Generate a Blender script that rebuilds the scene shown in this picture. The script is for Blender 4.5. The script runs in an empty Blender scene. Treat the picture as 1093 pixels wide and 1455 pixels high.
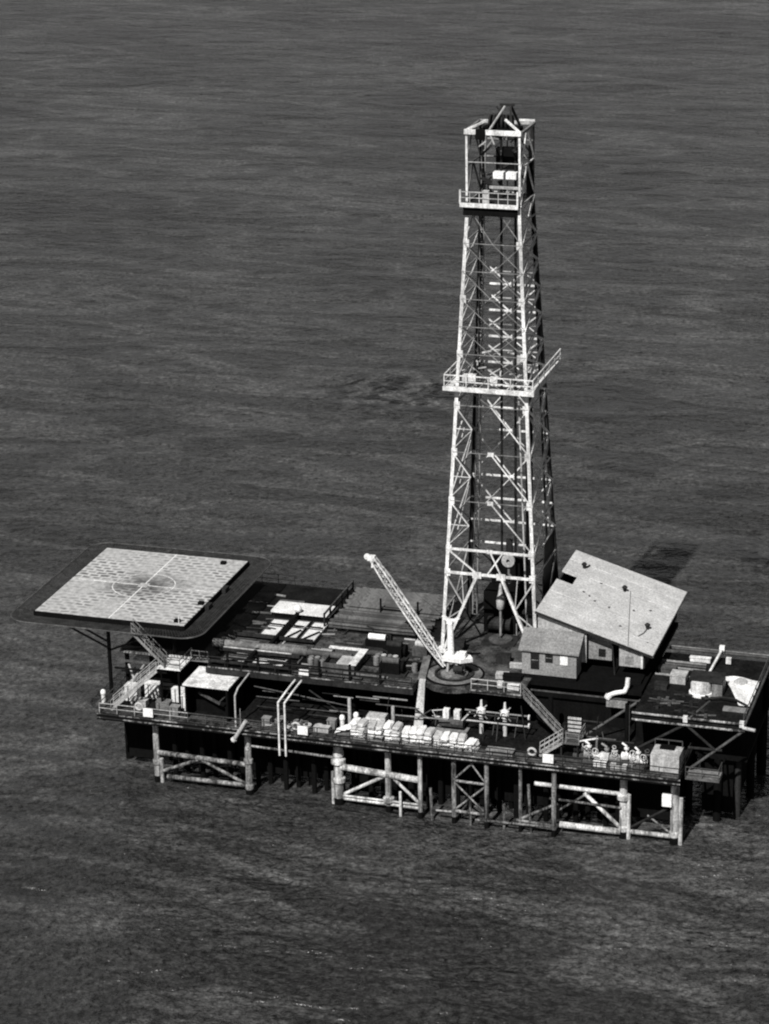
import bpy, math, random
from mathutils import Vector, Matrix
random.seed(7)
R = math.radians
SC = bpy.context.scene
COL = SC.collection

# ------------------------------------------------------------------ materials (black and white place)
def new_mat(name):
    m = bpy.data.materials.new(name); m.use_nodes = True
    nt = m.node_tree; b = nt.nodes['Principled BSDF']
    return m, nt, b
def ramp(nt, stops):
    r = nt.nodes.new('ShaderNodeValToRGB')
    e = r.color_ramp.elements
    while len(e) < len(stops): e.new(0.5)
    for k, (p, v) in enumerate(stops):
        e[k].position = p; e[k].color = (v, v, v, 1)
    return r
def noise(nt, scale, detail=4, rough=0.6, vec=None, dist=0.0):
    n = nt.nodes.new('ShaderNodeTexNoise'); n.inputs['Scale'].default_value = scale
    n.inputs['Detail'].default_value = detail; n.inputs['Roughness'].default_value = rough
    n.inputs['Distortion'].default_value = dist
    if vec is not None: nt.links.new(vec, n.inputs['Vector'])
    return n
def mapped(nt, scale=(1,1,1), rot=(0,0,0)):
    tc = nt.nodes.new('ShaderNodeTexCoord'); mp = nt.nodes.new('ShaderNodeMapping')
    mp.inputs['Scale'].default_value = scale; mp.inputs['Rotation'].default_value = rot
    nt.links.new(tc.outputs['Object'], mp.inputs['Vector'])
    return mp.outputs['Vector']
def worn(name, base, dirt, amount=0.45, scale=0.8, streak=True, rough=0.7, metal=0.0, spread=0.16, grit=0.3, spec=0.3):
    """paint or steel of one colour with blotches and run-down streaks of dirt / rust"""
    m, nt, b = new_mat(name)
    v = mapped(nt, (1, 1, 0.22 if streak else 1))
    n1 = noise(nt, scale, 6, 0.7, v, 0.3)
    n2 = noise(nt, scale * 7, 3, 0.6, v)
    mx = nt.nodes.new('ShaderNodeMath'); mx.operation = 'MULTIPLY_ADD'
    nt.links.new(n2.outputs[0], mx.inputs[0]); mx.inputs[1].default_value = 0.35
    nt.links.new(n1.outputs[0], mx.inputs[2])
    c = 0.78 - 0.4 * amount
    rp = ramp(nt, [(max(0.0, c - spread), base), (min(1.0, c + spread), dirt)])
    nt.links.new(mx.outputs[0], rp.inputs[0])
    n3 = noise(nt, 5.5, 2, 0.7, mapped(nt))
    gr = ramp(nt, [(0.33, 1.0-grit), (0.66, 1.0+grit)]); nt.links.new(n3.outputs[0], gr.inputs[0])
    ml = nt.nodes.new('ShaderNodeMix'); ml.data_type = 'RGBA'; ml.blend_type = 'MULTIPLY'; ml.inputs['Factor'].default_value = 1
    nt.links.new(rp.outputs[0], ml.inputs['A']); nt.links.new(gr.outputs[0], ml.inputs['B'])
    nt.links.new(ml.outputs['Result'], b.inputs['Base Color'])
    b.inputs['Roughness'].default_value = rough; b.inputs['Metallic'].default_value = metal; b.inputs['Specular IOR Level'].default_value = spec
    bp = nt.nodes.new('ShaderNodeBump'); bp.inputs['Strength'].default_value = 0.25; bp.inputs['Distance'].default_value = 0.03
    nt.links.new(n2.outputs[0], bp.inputs['Height']); nt.links.new(bp.outputs[0], b.inputs['Normal'])
    return m

M = {}
M['white'] = worn('worn_white_paint', 0.84, 0.34, 0.25, 0.9)
M['patchy'] = worn('flaking_pale_paint', 0.55, 0.015, 0.5, 0.45, False, spread=0.14, grit=0.5)
M['white_clean'] = worn('clean_white_paint', 0.82, 0.62, 0.2, 0.7)
M['pilepaint'] = worn('salt_white_pile_paint', 0.80, 0.12, 0.36, 0.8)
M['pilegrey'] = worn('weathered_grey_pile', 0.46, 0.015, 0.52, 0.7, spread=0.2, grit=0.5)
M['grey'] = worn('grey_paint', 0.30, 0.12, 0.4, 0.8)
M['lightgrey'] = worn('light_grey_paint', 0.52, 0.25, 0.35, 0.8)
M['midsteel'] = worn('mid_grey_steel', 0.11, 0.04, 0.45, 0.9)
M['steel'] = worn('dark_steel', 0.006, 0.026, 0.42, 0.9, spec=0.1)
M['black'] = worn('black_shaded_steel', 0.002, 0.005, 0.5, 0.9, rough=0.8, spec=0.06)  # near black; puts shade into the colour of rear piles and inner walls
M['pipe'] = worn('drill_pipe_steel', 0.16, 0.05, 0.45, 0.35, False)
M['pipedark'] = worn('rusty_drill_pipe_steel', 0.08, 0.025, 0.45, 0.35, False)
M['plate'] = worn('worn_deck_plate', 0.12, 0.010, 0.45, 0.6, False, spread=0.2, grit=0.5, spec=0.12)
M['plate_dark'] = worn('dark_shaded_plate', 0.002, 0.014, 0.22, 0.55, False, spread=0.2, grit=0.6, spec=0.08)  # dark plate; on the lower deck it carries the interior shade
M['plate_light'] = worn('bleached_deck_plank', 0.30, 0.07, 0.55, 0.7, False, spread=0.22)
M['timber'] = worn('weathered_timber', 0.26, 0.10, 0.5, 1.2, False)
M['canvas'] = worn('white_canvas', 0.85, 0.60, 0.3, 1.6, False, rough=0.9)
M['canvas_grey'] = worn('soiled_canvas', 0.62, 0.32, 0.4, 1.4, False, rough=0.9)
M['mud'] = worn('pale_drilling_mud', 0.80, 0.55, 0.35, 0.6, False, rough=0.6)
M['glass'] = worn('dark_window_glass', 0.015, 0.01, 0.3, 1.0, rough=0.15)
M['cable'] = worn('greased_wire_rope', 0.012, 0.006, 0.5, 2.0)
M['net'] = worn('tarred_net_cord', 0.055, 0.02, 0.5, 1.0)
M['siding'] = worn('grey_corrugated_siding', 0.27, 0.17, 0.35, 0.5)

def corrugated(name, base, dirt, axis_scale, rot=(0,0,0), strength=0.4):
    m = worn(name, base, dirt, 0.3, 0.45, False)
    nt = m.node_tree; b = nt.nodes['Principled BSDF']
    w = nt.nodes.new('ShaderNodeTexWave'); w.inputs['Scale'].default_value = axis_scale
    w.inputs['Distortion'].default_value = 0.0
    nt.links.new(mapped(nt, (1,1,1), rot), w.inputs['Vector'])
    old = [n for n in nt.nodes if n.type == 'BUMP'][0]
    bp = nt.nodes.new('ShaderNodeBump'); bp.inputs['Strength'].default_value = strength; bp.inputs['Distance'].default_value = 0.04
    nt.links.new(w.outputs[0], bp.inputs['Height']); nt.links.new(old.outputs[0], bp.inputs['Normal'])
    nt.links.new(bp.outputs[0], b.inputs['Normal'])
    return m
M['roof'] = corrugated('pale_sheet_roof', 0.56, 0.40, 1.1, (0,0,R(90)))
M['wall'] = corrugated('pale_sheet_wall', 0.40, 0.26, 1.6)
M['wallgrey'] = corrugated('grey_sheet_wall', 0.27, 0.17, 1.6)
M['slate'] = corrugated('grey_sheet_roof', 0.22, 0.14, 1.6)

def helideck_mat():
    m, nt, b = new_mat('helideck_mat')
    v = mapped(nt, (1,1,1))
    ck = nt.nodes.new('ShaderNodeTexBrick')          # woven landing mat: staggered dark dashes
    ck.inputs['Scale'].default_value = 1.0
    ck.inputs['Brick Width'].default_value = 1.15; ck.inputs['Row Height'].default_value = 0.72
    ck.inputs['Mortar Size'].default_value = 0.30; ck.inputs['Mortar Smooth'].default_value = 1.0
    ck.inputs['Color1'].default_value = (0.07,0.07,0.07,1); ck.inputs['Color2'].default_value = (0.20,0.20,0.20,1)
    ck.inputs['Mortar'].default_value = (0.50,0.50,0.50,1)
    wv = noise(nt, 0.9, 2, 0.5, v)
    ad = nt.nodes.new('ShaderNodeVectorMath'); ad.operation = 'MULTIPLY_ADD'
    nt.links.new(wv.outputs['Color'], ad.inputs[0]); ad.inputs[1].default_value = (0.75,0.75,0); nt.links.new(v, ad.inputs[2])
    nt.links.new(ad.outputs[0], ck.inputs['Vector'])
    big = noise(nt, 0.16, 3, 0.55, v)
    rp = ramp(nt, [(0.42, 0.0), (0.58, 1.0)]); nt.links.new(big.outputs[0], rp.inputs[0])
    plain = noise(nt, 1.6, 6, 0.75, v)
    pr = ramp(nt, [(0.30, 0.16), (0.64, 0.50)]); nt.links.new(plain.outputs[0], pr.inputs[0])
    mx = nt.nodes.new('ShaderNodeMix'); mx.data_type = 'RGBA'
    nt.links.new(rp.outputs[0], mx.inputs['Factor']); nt.links.new(pr.outputs[0], mx.inputs['A']); nt.links.new(ck.outputs['Color'], mx.inputs['B'])
    # oily scuffs left by the landings near the middle of the deck
    sub = nt.nodes.new('ShaderNodeVectorMath'); sub.operation = 'LENGTH'
    nt.links.new(mapped(nt, (0.095, 0.12, 0)), sub.inputs[0])
    sc = noise(nt, 0.55, 5, 0.65, v, 0.6)
    su = nt.nodes.new('ShaderNodeMath'); su.operation = 'ADD'
    nt.links.new(sub.outputs['Value'], su.inputs[0]); nt.links.new(sc.outputs[0], su.inputs[1])
    sr = ramp(nt, [(0.55, 0.22), (1.2, 1.0)]); nt.links.new(su.outputs[0], sr.inputs[0])
    mul = nt.nodes.new('ShaderNodeMix'); mul.data_type = 'RGBA'; mul.blend_type = 'MULTIPLY'; mul.inputs['Factor'].default_value = 1
    nt.links.new(mx.outputs['Result'], mul.inputs['A']); nt.links.new(sr.outputs[0], mul.inputs['B'])
    nt.links.new(mul.outputs['Result'], b.inputs['Base Color'])
    b.inputs['Roughness'].default_value = 0.85
    return m
M['heli'] = helideck_mat()

def sea_mat():
    m, nt, b = new_mat('sea_water')
    tc = nt.nodes.new('ShaderNodeTexCoord')
    def mp(sx, sy, rot):
        q = nt.nodes.new('ShaderNodeMapping'); q.inputs['Rotation'].default_value = (0,0,R(rot)); q.inputs['Scale'].default_value = (sx, sy, 1)
        nt.links.new(tc.outputs['Object'], q.inputs['Vector']); return q.outputs['Vector']
    gust = noise(nt, 0.010, 3, 0.6, mp(0.5, 1.2, -28))
    gr = ramp(nt, [(0.30, 0.6), (0.68, 1.3)]); nt.links.new(gust.outputs[0], gr.inputs[0])
    terms = [(noise(nt, 0.07, 2, 0.5, mp(0.45, 1.0, -52), 0.6), 1.7), (noise(nt, 0.16, 3, 0.6, mp(0.5, 1.0, -46), 0.6), 1.9),
             (noise(nt, 0.7, 3, 0.6, mp(0.9, 1.0, -30), 0.5), 0.5), (noise(nt, 2.0, 2, 0.6, mp(1, 1, 0)), 0.2), (noise(nt, 4.2, 1, 0.5, mp(1, 1, 20)), 0.07)]
    acc = None
    for n, a in terms:
        q = nt.nodes.new('ShaderNodeMath'); q.operation = 'MULTIPLY_ADD'
        nt.links.new(n.outputs[0], q.inputs[0]); q.inputs[1].default_value = a
        if acc is not None: nt.links.new(acc, q.inputs[2])
        else: q.inputs[2].default_value = 0
        acc = q.outputs[0]
    q = nt.nodes.new('ShaderNodeMath'); q.operation = 'MULTIPLY'
    nt.links.new(acc, q.inputs[0]); nt.links.new(gr.outputs[0], q.inputs[1])
    bp = nt.nodes.new('ShaderNodeBump'); bp.inputs['Strength'].default_value = 1.0; bp.inputs['Distance'].default_value = 1.0
    nt.links.new(q.outputs[0], bp.inputs['Height']); nt.links.new(bp.outputs[0], b.inputs['Normal'])
    # silty water: cloudy patches, wind-drawn streaks and fine flecks
    def rmp(n, lo, hi, a, c):
        r_ = ramp(nt, [(lo, a), (hi, c)]); nt.links.new(n.outputs[0], r_.inputs[0]); return r_.outputs[0]
    cols = [rmp(noise(nt, 0.022, 3, 0.55, mp(0.8, 1.1, -24), 0.6), 0.32, 0.68, 0.65, 1.35),
            rmp(noise(nt, 0.16, 8, 0.82, mp(0.62, 1.1, -44), 0.6), 0.34, 0.68, 0.66, 1.42),
            rmp(noise(nt, 1.5, 5, 0.85, mp(1, 0.8, -20)), 0.36, 0.66, 0.2, 2.2),
            rmp(noise(nt, 0.6, 4, 0.8, mp(0.8, 1.2, -44), 0.4), 0.36, 0.66, 0.66, 1.38)]
    ridge = noise(nt, 0.055, 3, 0.55, mp(0.45, 1.5, -50), 1.0)          # light on wave crests painted in as pale broken lines
    rr_ = ramp(nt, [(0.40, 1.0), (0.5, 1.85), (0.55, 1.0)]); nt.links.new(ridge.outputs[0], rr_.inputs[0])
    cols.append(rr_.outputs[0])
    # two patches of confused, choppier water, ripple light and dark put into the colour
    for cx_, cy_, rad in ((-45, 114, 19), (22, 62, 12)):
        sb = nt.nodes.new('ShaderNodeVectorMath'); sb.operation = 'DISTANCE'
        nt.links.new(tc.outputs['Object'], sb.inputs[0]); sb.inputs[1].default_value = (cx_, cy_, 0)
        mr = nt.nodes.new('ShaderNodeMapRange'); nt.links.new(sb.outputs['Value'], mr.inputs['Value'])
        mr.inputs['From Min'].default_value = rad*.3; mr.inputs['From Max'].default_value = rad; mr.inputs['To Min'].default_value = 1; mr.inputs['To Max'].default_value = 0
        ch = ramp(nt, [(0.42, 0.12), (0.60, 1.5)]); nt.links.new(noise(nt, 0.55, 3, 0.6, mp(0.6, 0.5, -20), 0.8).outputs[0], ch.inputs[0])
        mx_ = nt.nodes.new('ShaderNodeMix'); mx_.data_type = 'FLOAT'
        nt.links.new(mr.outputs[0], mx_.inputs['Factor']); mx_.inputs['A'].default_value = 1; nt.links.new(ch.outputs[0], mx_.inputs['B'])
        cols.append(mx_.outputs['Result'])
    c0 = None
    for c in cols:
        q = nt.nodes.new('ShaderNodeMath'); q.operation = 'MULTIPLY'
        nt.links.new(c, q.inputs[0])
        if c0 is None: q.inputs[1].default_value = 0.0265
        else: nt.links.new(c0, q.inputs[1])
        c0 = q.outputs[0]
    nt.links.new(c0, b.inputs['Base Color'])
    b.inputs['Roughness'].default_value = 0.26; b.inputs['IOR'].default_value = 1.33
    return m
M['sea'] = sea_mat()

# ------------------------------------------------------------------ mesh helpers
def V(*a): return Vector(a)
class MB:
    def __init__(s): s.v = []; s.f = []
    def add(s, vs, fs):
        o = len(s.v); s.v += [Vector(p) for p in vs]; s.f += [tuple(i + o for i in f) for f in fs]; return s
    def hexa(s, p):
        return s.add(p, [(0,3,2,1),(4,5,6,7),(0,1,5,4),(1,2,6,5),(2,3,7,6),(3,0,4,7)])
    def box(s, x0, y0, z0, x1, y1, z1):
        return s.hexa([(x0,y0,z0),(x1,y0,z0),(x1,y1,z0),(x0,y1,z0),(x0,y0,z1),(x1,y0,z1),(x1,y1,z1),(x0,y1,z1)])
    def cbox(s, c, d, rz=0.0):
        q = []
        for z in (0, 1):
            for x, y in ((-1,-1),(1,-1),(1,1),(-1,1)):
                a, bb = x*d[0]/2, y*d[1]/2
                q.append((c[0]+a*math.cos(rz)-bb*math.sin(rz), c[1]+a*math.sin(rz)+bb*math.cos(rz), c[2]+z*d[2]))
        return s.hexa(q)
    def beam(s, p, q, w, h=None):
        h = h or w; p = Vector(p); q = Vector(q); d = (q-p)
        if d.length < 1e-6: return s
        d.normalize(); k = 1 + random.uniform(-.03, .03); w *= k; h *= k
        up = V(0,0,1) if abs(d.z) < 0.95 else V(0,1,0)
        r = d.cross(up).normalized(); u = r.cross(d)
        vs = []
        for c in (p, q):
            for a, bb in ((-1,-1),(1,-1),(1,1),(-1,1)): vs.append(c + r*(a*w/2) + u*(bb*h/2))
        return s.hexa(vs)
    def tube(s, p, q, r0, r1=None, n=10):
        r1 = r0 if r1 is None else r1; p = Vector(p); q = Vector(q); d = (q-p).normalized()
        up = V(0,0,1) if abs(d.z) < 0.95 else V(0,1,0)
        a = d.cross(up).normalized(); c = a.cross(d)
        vs = []
        for ctr, r in ((p, r0), (q, r1)):
            for i in range(n):
                t = 2*math.pi*i/n; vs.append(ctr + a*(r*math.cos(t)) + c*(r*math.sin(t)))
        fs = [(i, (i+1) % n, n+(i+1) % n, n+i) for i in range(n)] + [tuple(range(n))[::-1], tuple(range(n, 2*n))]
        return s.add(vs, fs)
    def path(s, pts, r, n=8):
        for a, c in zip(pts[:-1], pts[1:]): s.tube(a, c, r, None, n)
        for p in pts[1:-1]: s.ball(p, r*1.02, 6)
        return s
    def ball(s, c, r, n=8, sz=1.0):
        return s.lathe(c, [(r*math.sin(math.pi*i/n), r*sz*-math.cos(math.pi*i/n)) for i in range(n+1)], 2*n)
    def lathe(s, c, prof, n=14):
        c = Vector(c); vs = []; fs = []
        for r, z in prof:
            for i in range(n):
                t = 2*math.pi*i/n; vs.append(c + V(max(r, 1e-4)*math.cos(t), max(r, 1e-4)*math.sin(t), z))
        for k in range(len(prof)-1):
            for i in range(n):
                fs.append((k*n+i, k*n+(i+1) % n, (k+1)*n+(i+1) % n, (k+1)*n+i))
        return s.add(vs, fs)
    def torus(s, c, Rr, r, axis='y', n=18, m=7):
        vs = []; fs = []
        for i in range(n):
            t = 2*math.pi*i/n
            for j in range(m):
                u = 2*math.pi*j/m; q = Rr + r*math.cos(u)
                a, bb, e = q*math.cos(t), q*math.sin(t), r*math.sin(u)
                p = {'y': (a, e, bb), 'z': (a, bb, e), 'x': (e, a, bb)}[axis]
                vs.append((c[0]+p[0], c[1]+p[1], c[2]+p[2]))
        for i in range(n):
            for j in range(m):
                fs.append((i*m+j, ((i+1) % n)*m+j, ((i+1) % n)*m+(j+1) % m, i*m+(j+1) % m))
        return s.add(vs, fs)
    def prism(s, top, t):
        n = len(top); top = [Vector(p) for p in top]; low = [p - V(0,0,t) for p in top]
        fs = [tuple(range(n)), tuple(range(n, 2*n))[::-1]] + [(i, n+i, n+(i+1) % n, (i+1) % n) for i in range(n)]
        return s.add(top + low, fs)
    def angle(s, p, q, a, t, dx, dy):
        """L-section member: flanges run from the corner line p-q towards dx along x and dy along y"""
        p = Vector(p); q = Vector(q)
        def fl(ux, uy):
            e = V(ux*a, uy*a, 0); o = V(t*dx if uy else 0, t*dy if ux else 0, 0)
            st = V(0, 0, 0) if ux else V(0, t*dy, 0)
            b0 = [p+st, p+e, p+e+o, p+st+o]; b1 = [q+st, q+e, q+e+o, q+st+o]
            s.add(b0+b1, [(0,3,2,1),(4,5,6,7),(0,1,5,4),(1,2,6,5),(2,3,7,6),(3,0,4,7)])
        fl(dx, 0); fl(0, dy); return s
    def rail(s, pts, h=1.05, step=1.8, r=0.035, mid=True):
        pts = [Vector(p) for p in pts]
        for a, c in zip(pts[:-1], pts[1:]):
            L = (c-a).length; n = max(1, round(L/step))
            for i in range(n+1):
                p = a.lerp(c, i/n); s.beam(p, p+V(0,0,h), r*1.7)
            s.beam(a+V(0,0,h), c+V(0,0,h), r*2)
            if mid: s.beam(a+V(0,0,h*.52), c+V(0,0,h*.52), r*1.6)
        return s
    def mesh(s, name, mat, origin=V(0,0,0), smooth=False):
        me = bpy.data.meshes.new(name)
        me.from_pydata([p - origin for p in s.v], [], s.f); me.materials.append(mat)
        import bmesh
        bm = bmesh.new(); bm.from_mesh(me); bmesh.ops.recalc_face_normals(bm, faces=bm.faces); bm.to_mesh(me); bm.free()
        if smooth:
            for p in me.polygons: p.use_smooth = True
        return me

def root_loc(o):
    while o.parent: o = o.parent
    return Vector(o.location)
def tag(o, label, cat, group=None):
    o['label'] = label; o['category'] = cat
    if group: o['group'] = group
    return o
def thing(name, label, cat, loc=(0,0,0), group=None):
    o = bpy.data.objects.new(name, None); o.empty_display_size = 0.5; COL.objects.link(o); o.location = loc
    return tag(o, label, cat, group)
def part(name, mb, mat, parent, label=None, smooth=False):
    o = bpy.data.objects.new(name, mb.mesh(name, M[mat], root_loc(parent), smooth)); COL.objects.link(o); o.parent = parent
    if label: o['label'] = label
    return o
def solo(name, mb, mat, label, cat, loc=(0,0,0), group=None, smooth=False):
    o = bpy.data.objects.new(name, mb.mesh(name, M[mat], Vector(loc), smooth)); COL.objects.link(o); o.location = loc
    return tag(o, label, cat, group)
def dup(o, loc, label=None, rz=None):
    r = o.copy(); COL.objects.link(r); r.location = loc
    if rz is not None: r.rotation_euler = (0,0,rz)
    if label: r['label'] = label
    for ch in [c for c in o.children]:
        c = ch.copy(); COL.objects.link(c); c.parent = r
        for g in ch.children:
            d = g.copy(); COL.objects.link(d); d.parent = c
    return r

ZL, ZU = 7.52, 12.0          # lower and upper deck level above the sea

# ------------------------------------------------------------------ the sea
S = 9000
sea = bpy.data.objects.new('sea', MB().add([(-S,-S,0),(S,-S,0),(S,S,0),(-S,S,0)], [(0,1,2,3)]).mesh('sea', M['sea']))
COL.objects.link(sea); sea['kind'] = 'structure'

# ------------------------------------------------------------------ the platform
PF = thing('offshore_platform', 'two level steel oil platform standing on white piles in the sea', 'oil platform', (0,0,0))
b = MB().box(-36.5,-18.4,ZL-.25, 21.9,8.6,ZL)
part('lower_deck', b, 'plate_dark', PF)  # interior shade is put into this near-black floor
b = MB().box(-36.3,-18.3,ZL, 21.7,-16.6,ZL+.02)
part('front_walkway', b, 'plate', PF)
b = MB()
b.box(-36.6,-18.62,ZL-.62, 22.0,-18.42,ZL+.06)
part('deck_edge_girder', b, 'black', PF)
b = MB(); b.box(-36.6,-18.68,ZL-.03,22.0,-18.625,ZL+.09); part('edge_strip', b, 'patchy', PF)
b = MB(); b.box(-36.6,-18.70,ZL-.42,22.0,-18.625,ZL-.32); part('edge_strip', b, 'patchy', PF)
b = MB()
for y in (-15.5,-12,-8,-4,0,4,8): b.beam((-36.4,y,ZL-.55),(21.8,y,ZL-.55), .3,.6)
for x in range(-36,22,4): b.beam((x,-18.3,ZL-.6),(x,8.4,ZL-.6), .3,.5)
part('deck_joists', b, 'black', PF)
# upper decks
b = MB().prism([(-36.4,-12.5,ZU),(-26.4,-12.5,ZU),(-26.4,-14.4,ZU),(-5.0,-14.4,ZU),(-5.0,8.6,ZU),(-36.4,8.6,ZU)], .45)
part('upper_deck', b, 'plate_dark', PF)
b = MB().prism([(-4.98,-11.6,ZU),(-4.4,-12.6,ZU),(-3.3,-13.5,ZU),(-2.0,-13.8,ZU),(-.7,-13.5,ZU),(.2,-13.0,ZU),(5.4,-13.0,ZU),(5.4,8.6,ZU),(-4.98,8.6,ZU)], .45)
part('drill_floor', b, 'plate', PF, 'worn pale drill floor under the derrick')
b = MB().prism([(16.6,-14.9,ZU-.1),(27.2,-14.9,ZU-.1),(27.2,.9,ZU-.1),(16.6,.9,ZU-.1)], .4)
part('wing_deck', b, 'plate_dark', PF)
b = MB().box(5.42,-9.6,ZU-.45,16.4,8.6,ZU); part('house_deck', b, 'black', PF)
b = MB().box(-17.6,-8.0,ZU,-5.3,-2.6,ZU+.02); part('deck_plating', b, 'plate', PF)
b = MB().box(-12.2,-14.2,ZU,-5.2,-10.4,ZU+.02); part('deck_plating', b, 'plate', PF)
b = MB().box(-26.2,-9.5,ZU,-17.7,-6.7,ZU+.02); part('deck_plating', b, 'plate', PF)
b = MB().box(-17.6,-14.2,ZU,-12.3,-12.7,ZU+.02); part('deck_plating', b, 'plate', PF)
b = MB().box(-27.8,-2.2,ZU,-24.6,5.5,ZU+.02); part('deck_plating', b, 'plate_dark', PF)
for ya in (-6.85,-10.95,-14.0):
    b = MB().beam((-26.2,ya,12.5),(-17.8,ya,12.5),.22,.3); part('pit_beam', b, 'steel', PF)
b = MB().tube((-25.8,-11.0,12.75),(-18.6,-11.05,12.75),.08); part('service_pipe', b, 'lightgrey', PF)
# fascia beams of the upper deck
b = MB()
b.beam((-26.4,-14.5,ZU-.35),(-5.0,-14.5,ZU-.35),.2,.55); part('fascia_beam', b, 'steel', PF)
b = MB(); b.beam((-26.2,-14.55,ZU+.02),(-5.0,-14.55,ZU+.02),.12,.1); part('fascia_beam', b, 'patchy', PF)
b = MB(); b.beam((.3,-13.1,ZU-.1),(5.4,-13.1,ZU-.1),.12,.12); part('fascia_beam', b, 'patchy', PF)
b = MB(); b.beam((5.4,-9.75,ZU-.9),(16.3,-9.75,ZU-.9),.12,.12); part('fascia_beam', b, 'midsteel', PF)
b = MB(); b.beam((-36.4,-12.6,ZU-.2),(-31,-12.6,ZU-.2),.15,.22); part('fascia_beam', b, 'grey', PF)
b = MB(); b.beam((-36.4,-12.6,ZU-1.2),(-31,-12.6,ZU-1.2),.15,.22); part('fascia_beam', b, 'midsteel', PF)
for z, mt in ((ZU+.28,'patchy'),(ZU-.42,'patchy')):
    b = MB().tube((16.6,-15.05,z),(27.3,-15.05,z),.11); part('wing_tube', b, mt, PF)
b = MB().tube((17,1.05,ZU+.35),(29.6,1.05,ZU+.35),.16); part('wing_tube', b, 'midsteel', PF)
b = MB().beam((17.2,.95,ZU+.62),(27.2,.95,ZU+.62),.09); part('wing_tube', b, 'grey', PF)
b = MB().tube((27.25,-15,ZU+.2),(27.25,1,ZU+.2),.13); part('wing_tube', b, 'midsteel', PF)
for p, mt in (((21.7,-15.05,ZU+.2),'white'),((27.0,-15.0,ZU+.25),'white'),((22.3,.95,ZU+.7),'white')):
    b = MB().cbox((p[0],p[1],p[2]-.3),(.42,.3,.62)); part('tube_clamp', b, mt, PF)
b = MB().tube((27.1,-15.0,ZU-.1),(28.3,-15.2,ZU-.15),.16); part('wing_tube', b, 'lightgrey', PF)
for a, c, mt in (((27,-14.9,11.4),(22.2,-14.9,7.1),'midsteel'),((21.8,-14.9,11.5),(24.6,-14.9,9.2),'steel'),((21.6,-14.9,11.5),(17,-14.9,8.5),'steel'),((22.0,-14.9,9.25),(25.2,-14.9,9.3),'steel'),
                 ((16.4,-9.9,11.3),(10.8,-13.4,ZL+.3),'midsteel'),((21.7,-14.8,11.8),(23.0,-9.8,11.85),'midsteel')):
    b = MB().tube(a, c, .13); part('brace', b, mt, PF)
# columns between decks
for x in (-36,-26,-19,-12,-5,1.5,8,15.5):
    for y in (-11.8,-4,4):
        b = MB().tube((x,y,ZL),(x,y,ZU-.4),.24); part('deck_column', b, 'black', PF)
for x, y in ((26.8,.4),(17.2,.4)):
    b = MB().tube((x,y,0-3),(x,y,ZU-.4),.3); part('deck_column', b, 'black', PF)
b = MB().tube((15.6,-11.8,ZL),(15.6,-11.8,11.6),.16); part('deck_column', b, 'midsteel', PF)
# black walls added between the decks to darken the interior
b = MB().box(-22.4,-9.4,ZL,-6,-9.2,ZU-.45); part('shade_wall', b, 'black', PF)
b = MB().box(-5.2,-8.6,ZL,16,-8.4,ZU-.45); part('shade_wall', b, 'black', PF)
b = MB().box(-36,-6.2,ZL,-23,-6,ZU-.45); part('shade_wall', b, 'black', PF)
b = MB().box(16.2,-11,6.8,27,-10.8,ZU-.5); part('shade_wall', b, 'black', PF)
# white posts and lines seen below the upper deck
for x, z1, y in ((-11.3,10.6,-15.2),(-6.9,10.2,-15.1)):
    b = MB().tube((x,y,ZL),(x,y,z1),.17); part('deck_post', b, 'lightgrey', PF)
for a, c, mt, r in (((-21.5,-14.2,10.3),(-11.3,-14.9,9.6),'midsteel',.06),((-6.9,-15,9.25),(-1.5,-14.6,9.2),'grey',.07),((-4.9,-14.5,10.0),(-3.2,-14.5,8.9),'midsteel',.06),((-3.2,-14.5,10.0),(-4.6,-14.5,9.0),'midsteel',.06),
                    ((-16,-13.5,10.2),(-12.2,-14.5,8.5),'steel',.08)):
    b = MB().tube(a, c, r, None, 7); part('service_pipe', b, mt, PF)

# piles: (x, y, radius, top, material)
front = [(-31.1,-16.95,.30,6.9,'pilepaint'),(-21.25,-17.2,.34,6.9,'pilegrey'),(-12.0,-16.9,.46,6.9,'pilepaint'),(-6.8,-17.3,.30,6.9,'pilepaint'),
         (-3.4,-17.9,.22,6.9,'pilepaint'),(.0,-18.0,.22,6.9,'pilegrey'),(3.3,-18.2,.22,6.9,'pilegrey'),(6.6,-18.1,.17,6.9,'pilegrey'),
         (9.9,-18.2,.24,6.9,'pilegrey'),(16.3,-16.8,.36,6.9,'pilepaint'),(21.2,-16.7,.40,6.9,'pilepaint')]
collars = {-31.1:[(2.2,.42)], -12.0:[(4.6,.72),(2.6,.66),(5.4,.55)], -6.8:[(1.3,.55)], 16.3:[(4.3,.62),(1.0,.5)], 21.2:[(1.0,.5)], -21.25:[(3.6,.46),(.8,.44)]}
for x, y, r, top, mt in front:
    b = MB().tube((x,y,-6),(x,y,top), r, None, 14)
    p = part('pile', b, mt, PF, smooth=False)
    for z, cr in collars.get(x, []):
        c = MB().lathe((x,y,z), [(r,-.35),(cr,-.2),(cr,.2),(r,.35)], 14); part('collar', c, mt, p)
    c = MB().lathe((x,y,.15), [(r*1.01,-.9),(r*1.12,-.7),(r*1.10,.35),(r*1.01,.55)], 14); part('weed_band', c, 'black', p)
for x, y, z1 in ((-12.55,-17.0,3.4),(16.85,-16.9,4.6),(21.8,-16.8,4.9),(-30.6,-17.0,2.6)):
    b = MB().tube((x,y,-5),(x,y,z1), .2, None, 10); part('fender_pile', b, 'pilepaint' if x != -30.6 else 'pilegrey', PF)
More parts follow.
